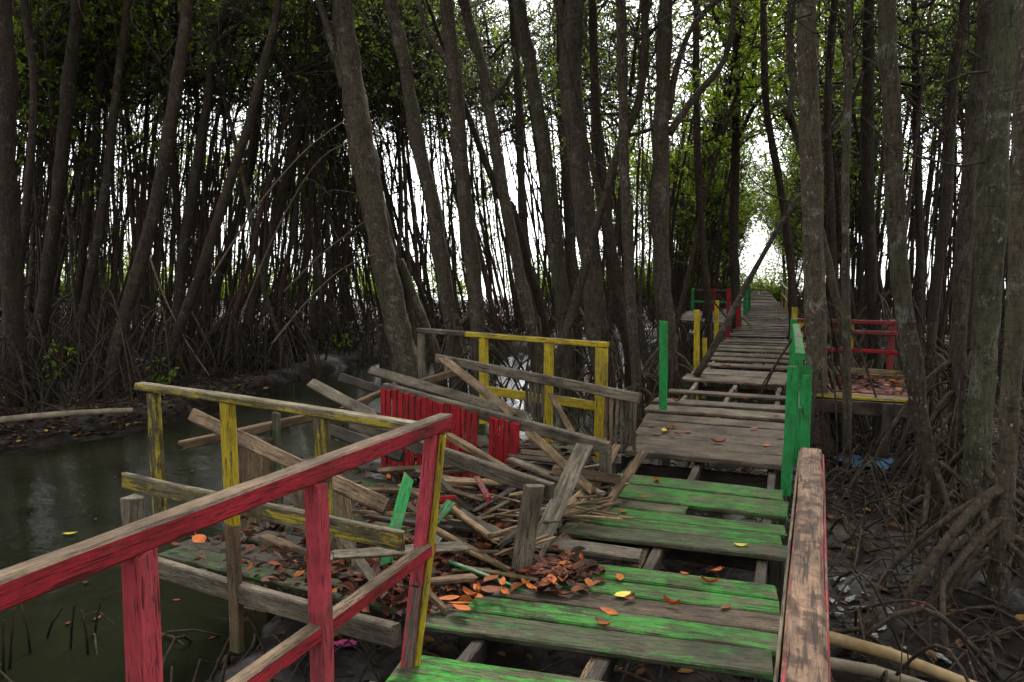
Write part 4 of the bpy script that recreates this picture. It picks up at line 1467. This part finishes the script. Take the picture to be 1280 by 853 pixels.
fallen(250, 675, 'orange', 1.5, 'large orange leaf on the edge of the collapsed platform', z=.03)
fallen(958, 557, 'orange', 1.25, 'large orange leaf near the right edge of the brown planks', z=.036)
fallen(976, 548, 'orange', 1.1, 'orange leaf against the green railing boards on the brown planks', z=.036)
fallen(830, 540, 'yleaf', 1.4, 'yellow leaf in the cluster at the left of the brown planks', z=.036)
for u, v, k in ((842, 534, 'orange'), (849, 543, 'orange'), (839, 546, 'orange'), (826, 536, 'rust'), (822, 543, 'orange'), (835, 538, 'orange'), (942, 536, 'orange'), (898, 554, 'orange'), (814, 533, 'rust'), (860, 540, 'rust')):
    fallen(u, v, k, random.uniform(.9, 1.3), 'orange-brown leaf scattered on the brown planks', z=.037, group='orange leaves on the brown planks')
for u, v in ((845, 502), (908, 458), (904, 460), (913, 459), (958, 466), (972, 466), (932, 500), (970, 519), (899, 410), (920, 412), (925, 395)):
    fallen(u, v, 'orange', random.uniform(1.0, 1.6), 'orange leaf on the grey planks past the brown ones', z=.006, group='orange leaves on the far planks')
for k in range(34):
    u, v = random.choice([(628, 655), (593, 665), (573, 660), (684, 731), (622, 734), (578, 751), (560, 640), (660, 640), (700, 600), (600, 625), (650, 700), (630, 680)])
    fallen(u + random.gauss(0, 14), v + random.gauss(0, 8), random.choice(['orange', 'orange', 'rust']), random.uniform(.8, 1.25), 'orange leaf lying among the dark leaves and splinters', z=.05, group='orange leaves on the collapsed platform')
for k in range(14):
    fallen(random.uniform(1038, 1125), random.uniform(470, 486), 'orange', random.uniform(1.1, 1.6), 'orange leaf lying on the right side platform', z=.03, group='orange leaves on the right platform')

# ------------------------------------------------------------------ branches, poles, litter
def stick(name, pts, r0, r1, mat, label, cat, group=None, seg=7, tw=0):
    mb = MB()
    o = pts[0].copy()
    pp = smooth_path([p - o for p in pts], .12)
    m = len(pp)
    mb.tube(pp, [r0 + (r1 - r0) * i / m for i in range(m)], seg, 0, .15, .03)
    for _ in range(tw):
        i = random.randint(int(m * .3), m - 2)
        q = smooth_path(crooked(pp[i], rv() + Vector((0, 0, .5)), random.uniform(.3, .9), 4, .4), .15)
        mb.tube(q, [r1 * .5 * (1 - .6 * k / len(q)) for k in range(len(q))], 4, 0, 0, 0, False)
    x = mb.build(name, M[mat], None, Matrix.Translation(o))
    return tag(x, label, cat, group)


stick('fallen_branch', [D(870, 470, 10.2), D(892, 434, 10.3), D(915, 390, 10.5), D(942, 340, 10.8), D(970, 290, 11), D(1000, 243, 11.2)], .055, .03, 'barkdark', 'long dark dead branch leaning across the walkway opening', 'branch', None, 7, 5)
for k, (pts, lab) in enumerate([
    ([(262, 350), (320, 260), (380, 190), (432, 150)], 'pale dead stick slanting highest through the left stand'),
    ([(300, 400), (345, 290), (395, 205), (440, 175)], 'pale dead stick slanting up to the largest leaning trunk, second highest'),
    ([(355, 365), (400, 320), (445, 285), (470, 268)], 'pale dead stick slanting low beside the largest leaning trunk'),
    ([(340, 430), (390, 370), (430, 335), (468, 318)], 'pale dead stick lying lowest across the root tangle'),
    ([(180, 300), (205, 370), (235, 430), (262, 470)], 'pale dead stick sloping down right on the far left bank')]):
    stick('fallen_branch', [D(u, v, 12.2 + .25 * k) for u, v in pts], .019, .010, 'stick', lab, 'branch', 'pale dead sticks in the left stand', 6, 2)


def bamboo(p0, p1, r, mat, label, group=None):
    mb = MB()
    o = p0.copy()
    d = p1 - p0
    L = d.length
    pts, rad = [], []
    n = int(L / .32)
    sag = Vector((0, 0, .03))
    for i in range(n + 1):
        for e, k in ((-.014, 1), (0, 1.13), (.014, 1)):
            s = (i / n) + e / L
            if 0 <= s <= 1:
                pts.append(d * s + sag * math.sin(s * 3.14))
                rad.append(r * k * (1 - .2 * s))
    mb.tube(pts, rad, 12, 0, .03)
    return tag(mb.build('bamboo_pole', M[mat], None, Matrix.Translation(o)), label, 'pole', group)


bamboo(D(1010, 790, 4.2), D(1225, 862, 3.7), .040, 'bamboo', 'tan bamboo pole lying on the mud at lower right, upper of two', 'bamboo poles on the mud')
bamboo(D(1005, 824, 4.0), D(1190, 870, 3.65), .036, 'bambooold', 'greyer bamboo pole lying lower beside the tan bamboo pole', 'bamboo poles on the mud')
q0, q1 = P(-30, 529, -.60), P(166, 513, -.60)
bamboo(q0, q1, .05, 'bambooold', 'old bamboo pole lying along the far left mud bank')

# seedling stems in the water, lower left
for u, v0, v1, b in ((12, 760, 840, 6), (38, 748, 820, -14), (58, 760, 800, 20), (88, 756, 815, 5), (110, 762, 822, -8), (4, 775, 853, 0), (118, 752, 800, 8)):
    p0 = P(u, min(v1, 850), WL - .02)
    stick('mangrove_shoot', [p0, D(u + b * .3, (v0 + v1) / 2, p0.y), D(u + b, v0, p0.y)], .009, .006, 'barkdark', 'thin dark bare mangrove shoot poking out of the water at lower left', 'shoot', 'bare shoots in the water', 5)


x = link(bpy.data.objects.new('floating_leaf', FL['yleaf'][1]))
x.matrix_basis = Matrix.Translation(P(88, 668, WL + .004)) @ Matrix.Rotation(.3, 4, 'Z') @ Matrix.Scale(1.0, 4)
tag(x, 'pale leaf floating alone on the dark creek water at left', 'leaf')

for k in range(20):
    u, v = random.uniform(-20, 330), random.uniform(575, 800)
    q = P(u, v, WL + .004)
    if q.y > shore(q.x / q.y) - .5 or q.dot(RD) > -2.9: continue
    x = link(bpy.data.objects.new('floating_leaf', random.choice(FL['rust'])))
    x.matrix_basis = Matrix.Translation(q) @ Matrix.Rotation(random.uniform(0, 6), 4, 'Z') @ Matrix.Scale(random.uniform(.4, .7), 4)
    tag(x, 'small dull leaf floating with others on the dark creek water', 'leaf', 'leaves floating on the creek')

# small leafy seedlings on the bank
def seedling(u, v, n, s, label):
    q = P(u, v, -.6)
    q.z = ground_h(q.x, q.y)
    r = thing('mangrove_seedling', label, 'seedling', tuple(q), 'mangrove seedlings on the bank')
    a, b = MB(), MB()
    for k in range(n):
        st = smooth_path(crooked(Vector((random.uniform(-.15, .15), random.uniform(-.1, .1), -.05)), Vector((random.uniform(-.4, .4), random.uniform(-.4, .4), 1)), s * random.uniform(.7, 1.1), 4, .2), .1)
        a.tube(st, [.012] * len(st), 5)
        for _ in range(12):
            p = random.choice(st[len(st) // 2:])
            b.leaf(p, (rv() + Vector((0, 0, .2))).normalized(), (Vector((0, 0, 1)) + rv(.5)).normalized(), .15, .065)
    Mw = Matrix.Translation(q)
    a.build('stem', M['barkdark'], r, Mw)
    b.build('foliage', M['leafl'], r, Mw)


seedling(12, 500, 3, .6, 'small bright-leaved mangrove seedling at the far left bank edge')
seedling(62, 492, 4, .9, 'leafy mangrove seedling in front of the root tangle on the left bank')
seedling(205, 490, 3, .7, 'leafy mangrove seedling right of the old bamboo pole')
seedling(430, 440, 3, .7, 'small leafy seedling left of the largest leaning trunk')


# rubbish on the mud
def crumple(mat, sx, sy, sz, seed):
    import bmesh
    bm = bmesh.new()
    bmesh.ops.create_icosphere(bm, subdivisions=3, radius=1)
    for v in bm.verts:
        k = 1 + .8 * noise.fractal(v.co * 2.1 + Vector((seed, 0, 0)), 1, 2, 4)
        v.co = Vector((v.co.x * sx * k, v.co.y * sy * k, v.co.z * sz * k))
    me = bpy.data.meshes.new('plastic_rubbish')
    bm.to_mesh(me)
    bm.free()
    me.materials.append(M[mat])
    return me


CR = [crumple('plastic', .075, .045, .012, 3), crumple('plastic', .045, .04, .012, 11), crumple('plastic', .09, .035, .010, 23)]
for k, (u, v) in enumerate(((1062, 755), (1050, 770), (1075, 765), (1042, 780), (1090, 800), (1100, 790), (1055, 745), (1082, 752), (1040, 760), (1178, 822), (1070, 785), (1112, 770), (1048, 735), (1130, 810))):
    q = P(u, v, -.8)
    q.z = ground_h(q.x, q.y) + .02
    o = link(bpy.data.objects.new('plastic_rubbish', CR[k % 3]))
    o.matrix_basis = Matrix.Translation(q) @ Matrix.Rotation(random.uniform(0, 6), 4, 'Z') @ Matrix.Rotation(random.uniform(-.5, .5), 4, 'X') @ Matrix.Scale(random.uniform(.4, .8), 4)
    tag(o, 'crumpled dirty white plastic scrap on the mud right of the rail', 'rubbish', 'plastic scraps on the mud')
for mat, u, v, s, lab in (('magenta', 430, 812, .55, 'crumpled magenta wrapper on the wet mud below the red railing'), ('redplastic', 1153, 770, .5, 'small red plastic scrap among the stilt roots')):
    q = P(u, v, -.85)
    q.z = max(WL, ground_h(q.x, q.y)) + .02
    o = link(bpy.data.objects.new('plastic_wrapper', crumple(mat, .13, .05, .02, u)))
    o.matrix_basis = Matrix.Translation(q) @ Matrix.Scale(s, 4)
    tag(o, lab, 'rubbish')
# blue sheet under the right platform
mb = MB()
q = P(1085, 583, -.78)
for j in range(9):
    for i in range(19):
        x, y = (i / 18 - .5) * .62, (j / 8 - .5) * .45
        mb.v.append(Vector((x, y, .06 + .05 * noise.fractal(Vector((x * 5, y * 5, 2)), 1, 2, 3))))
for j in range(8):
    for i in range(18): mb.face((j * 19 + i, j * 19 + i + 1, (j + 1) * 19 + i + 1, (j + 1) * 19 + i), 0, True)
o = mb.build('plastic_sheet', M['blue'], None, Matrix.Translation((q.x, q.y, ground_h(q.x, q.y))))
tag(o, 'faded blue plastic sheet on the mud under the right platform', 'sheet')
# explicit big prop root arches at lower right
for k, (pts, lab) in enumerate((
    ([(1219, 668, 5.9), (1166, 698, 5.5), (1126, 747, 5.1), (1092, 815, 4.7)], 'long arching stilt root curving down left from the thickest right trunk'),
    ([(1176, 715, 6.2), (1199, 759, 5.6), (1232, 815, 5.0)], 'stilt root forking right below the pale spotted trunk'),
    ([(1165, 690, 6.2), (1130, 730, 5.7), (1085, 800, 5.0)], 'straight stilt root slanting left below the pale spotted trunk'))):
    stick('stilt_root', [D(u, v, d) for u, v, d in pts], .040, .028, 'root', lab, 'root', 'big stilt roots at lower right', 9)

# ------------------------------------------------------------------ light
SUN_EL, SUN_AZ = R_(52), R_(12)          # azimuth measured from +Y (the heading) towards +X
world = bpy.data.worlds.new('World')
scene.world = world
world.use_nodes = True
nt = world.node_tree
nt.nodes.clear()
wo = nt.nodes.new('ShaderNodeOutputWorld')
bg = nt.nodes.new('ShaderNodeBackground')
sky = nt.nodes.new('ShaderNodeTexSky')
sky.sky_type = 'NISHITA'
sky.sun_disc = False
sky.sun_elevation = SUN_EL
sky.sun_rotation = SUN_AZ
sky.air_density = 1.0
sky.dust_density = 2.0
sky.ozone_density = 1.0
hs = nt.nodes.new('ShaderNodeHueSaturation')
hs.inputs['Saturation'].default_value = .04
nt.links.new(sky.outputs[0], hs.inputs['Color'])
nt.links.new(hs.outputs[0], bg.inputs['Color'])
bg.inputs['Strength'].default_value = .10
nt.links.new(bg.outputs[0], wo.inputs[0])
sl = bpy.data.lights.new('sun', 'SUN')
sl.energy = 1.5
sl.angle = R_(12)
sl.color = (1, .96, .88)
so = link(bpy.data.objects.new('sun', sl))
dv = Vector((math.sin(SUN_AZ) * math.cos(SUN_EL), math.cos(SUN_AZ) * math.cos(SUN_EL), math.sin(SUN_EL)))
so.rotation_euler = dv.to_track_quat('Z', 'Y').to_euler()
so.location = (0, 0, 30)

vs = scene.view_settings
vs.view_transform = 'Standard'
vs.look = 'None'
vs.exposure = 2.55
vs.gamma = 1
scene.cycles.use_denoising = True
scene.cycles.max_bounces = 6
scene.cycles.transparent_max_bounces = 8
scene.cycles.caustics_reflective = False
scene.cycles.caustics_refractive = False
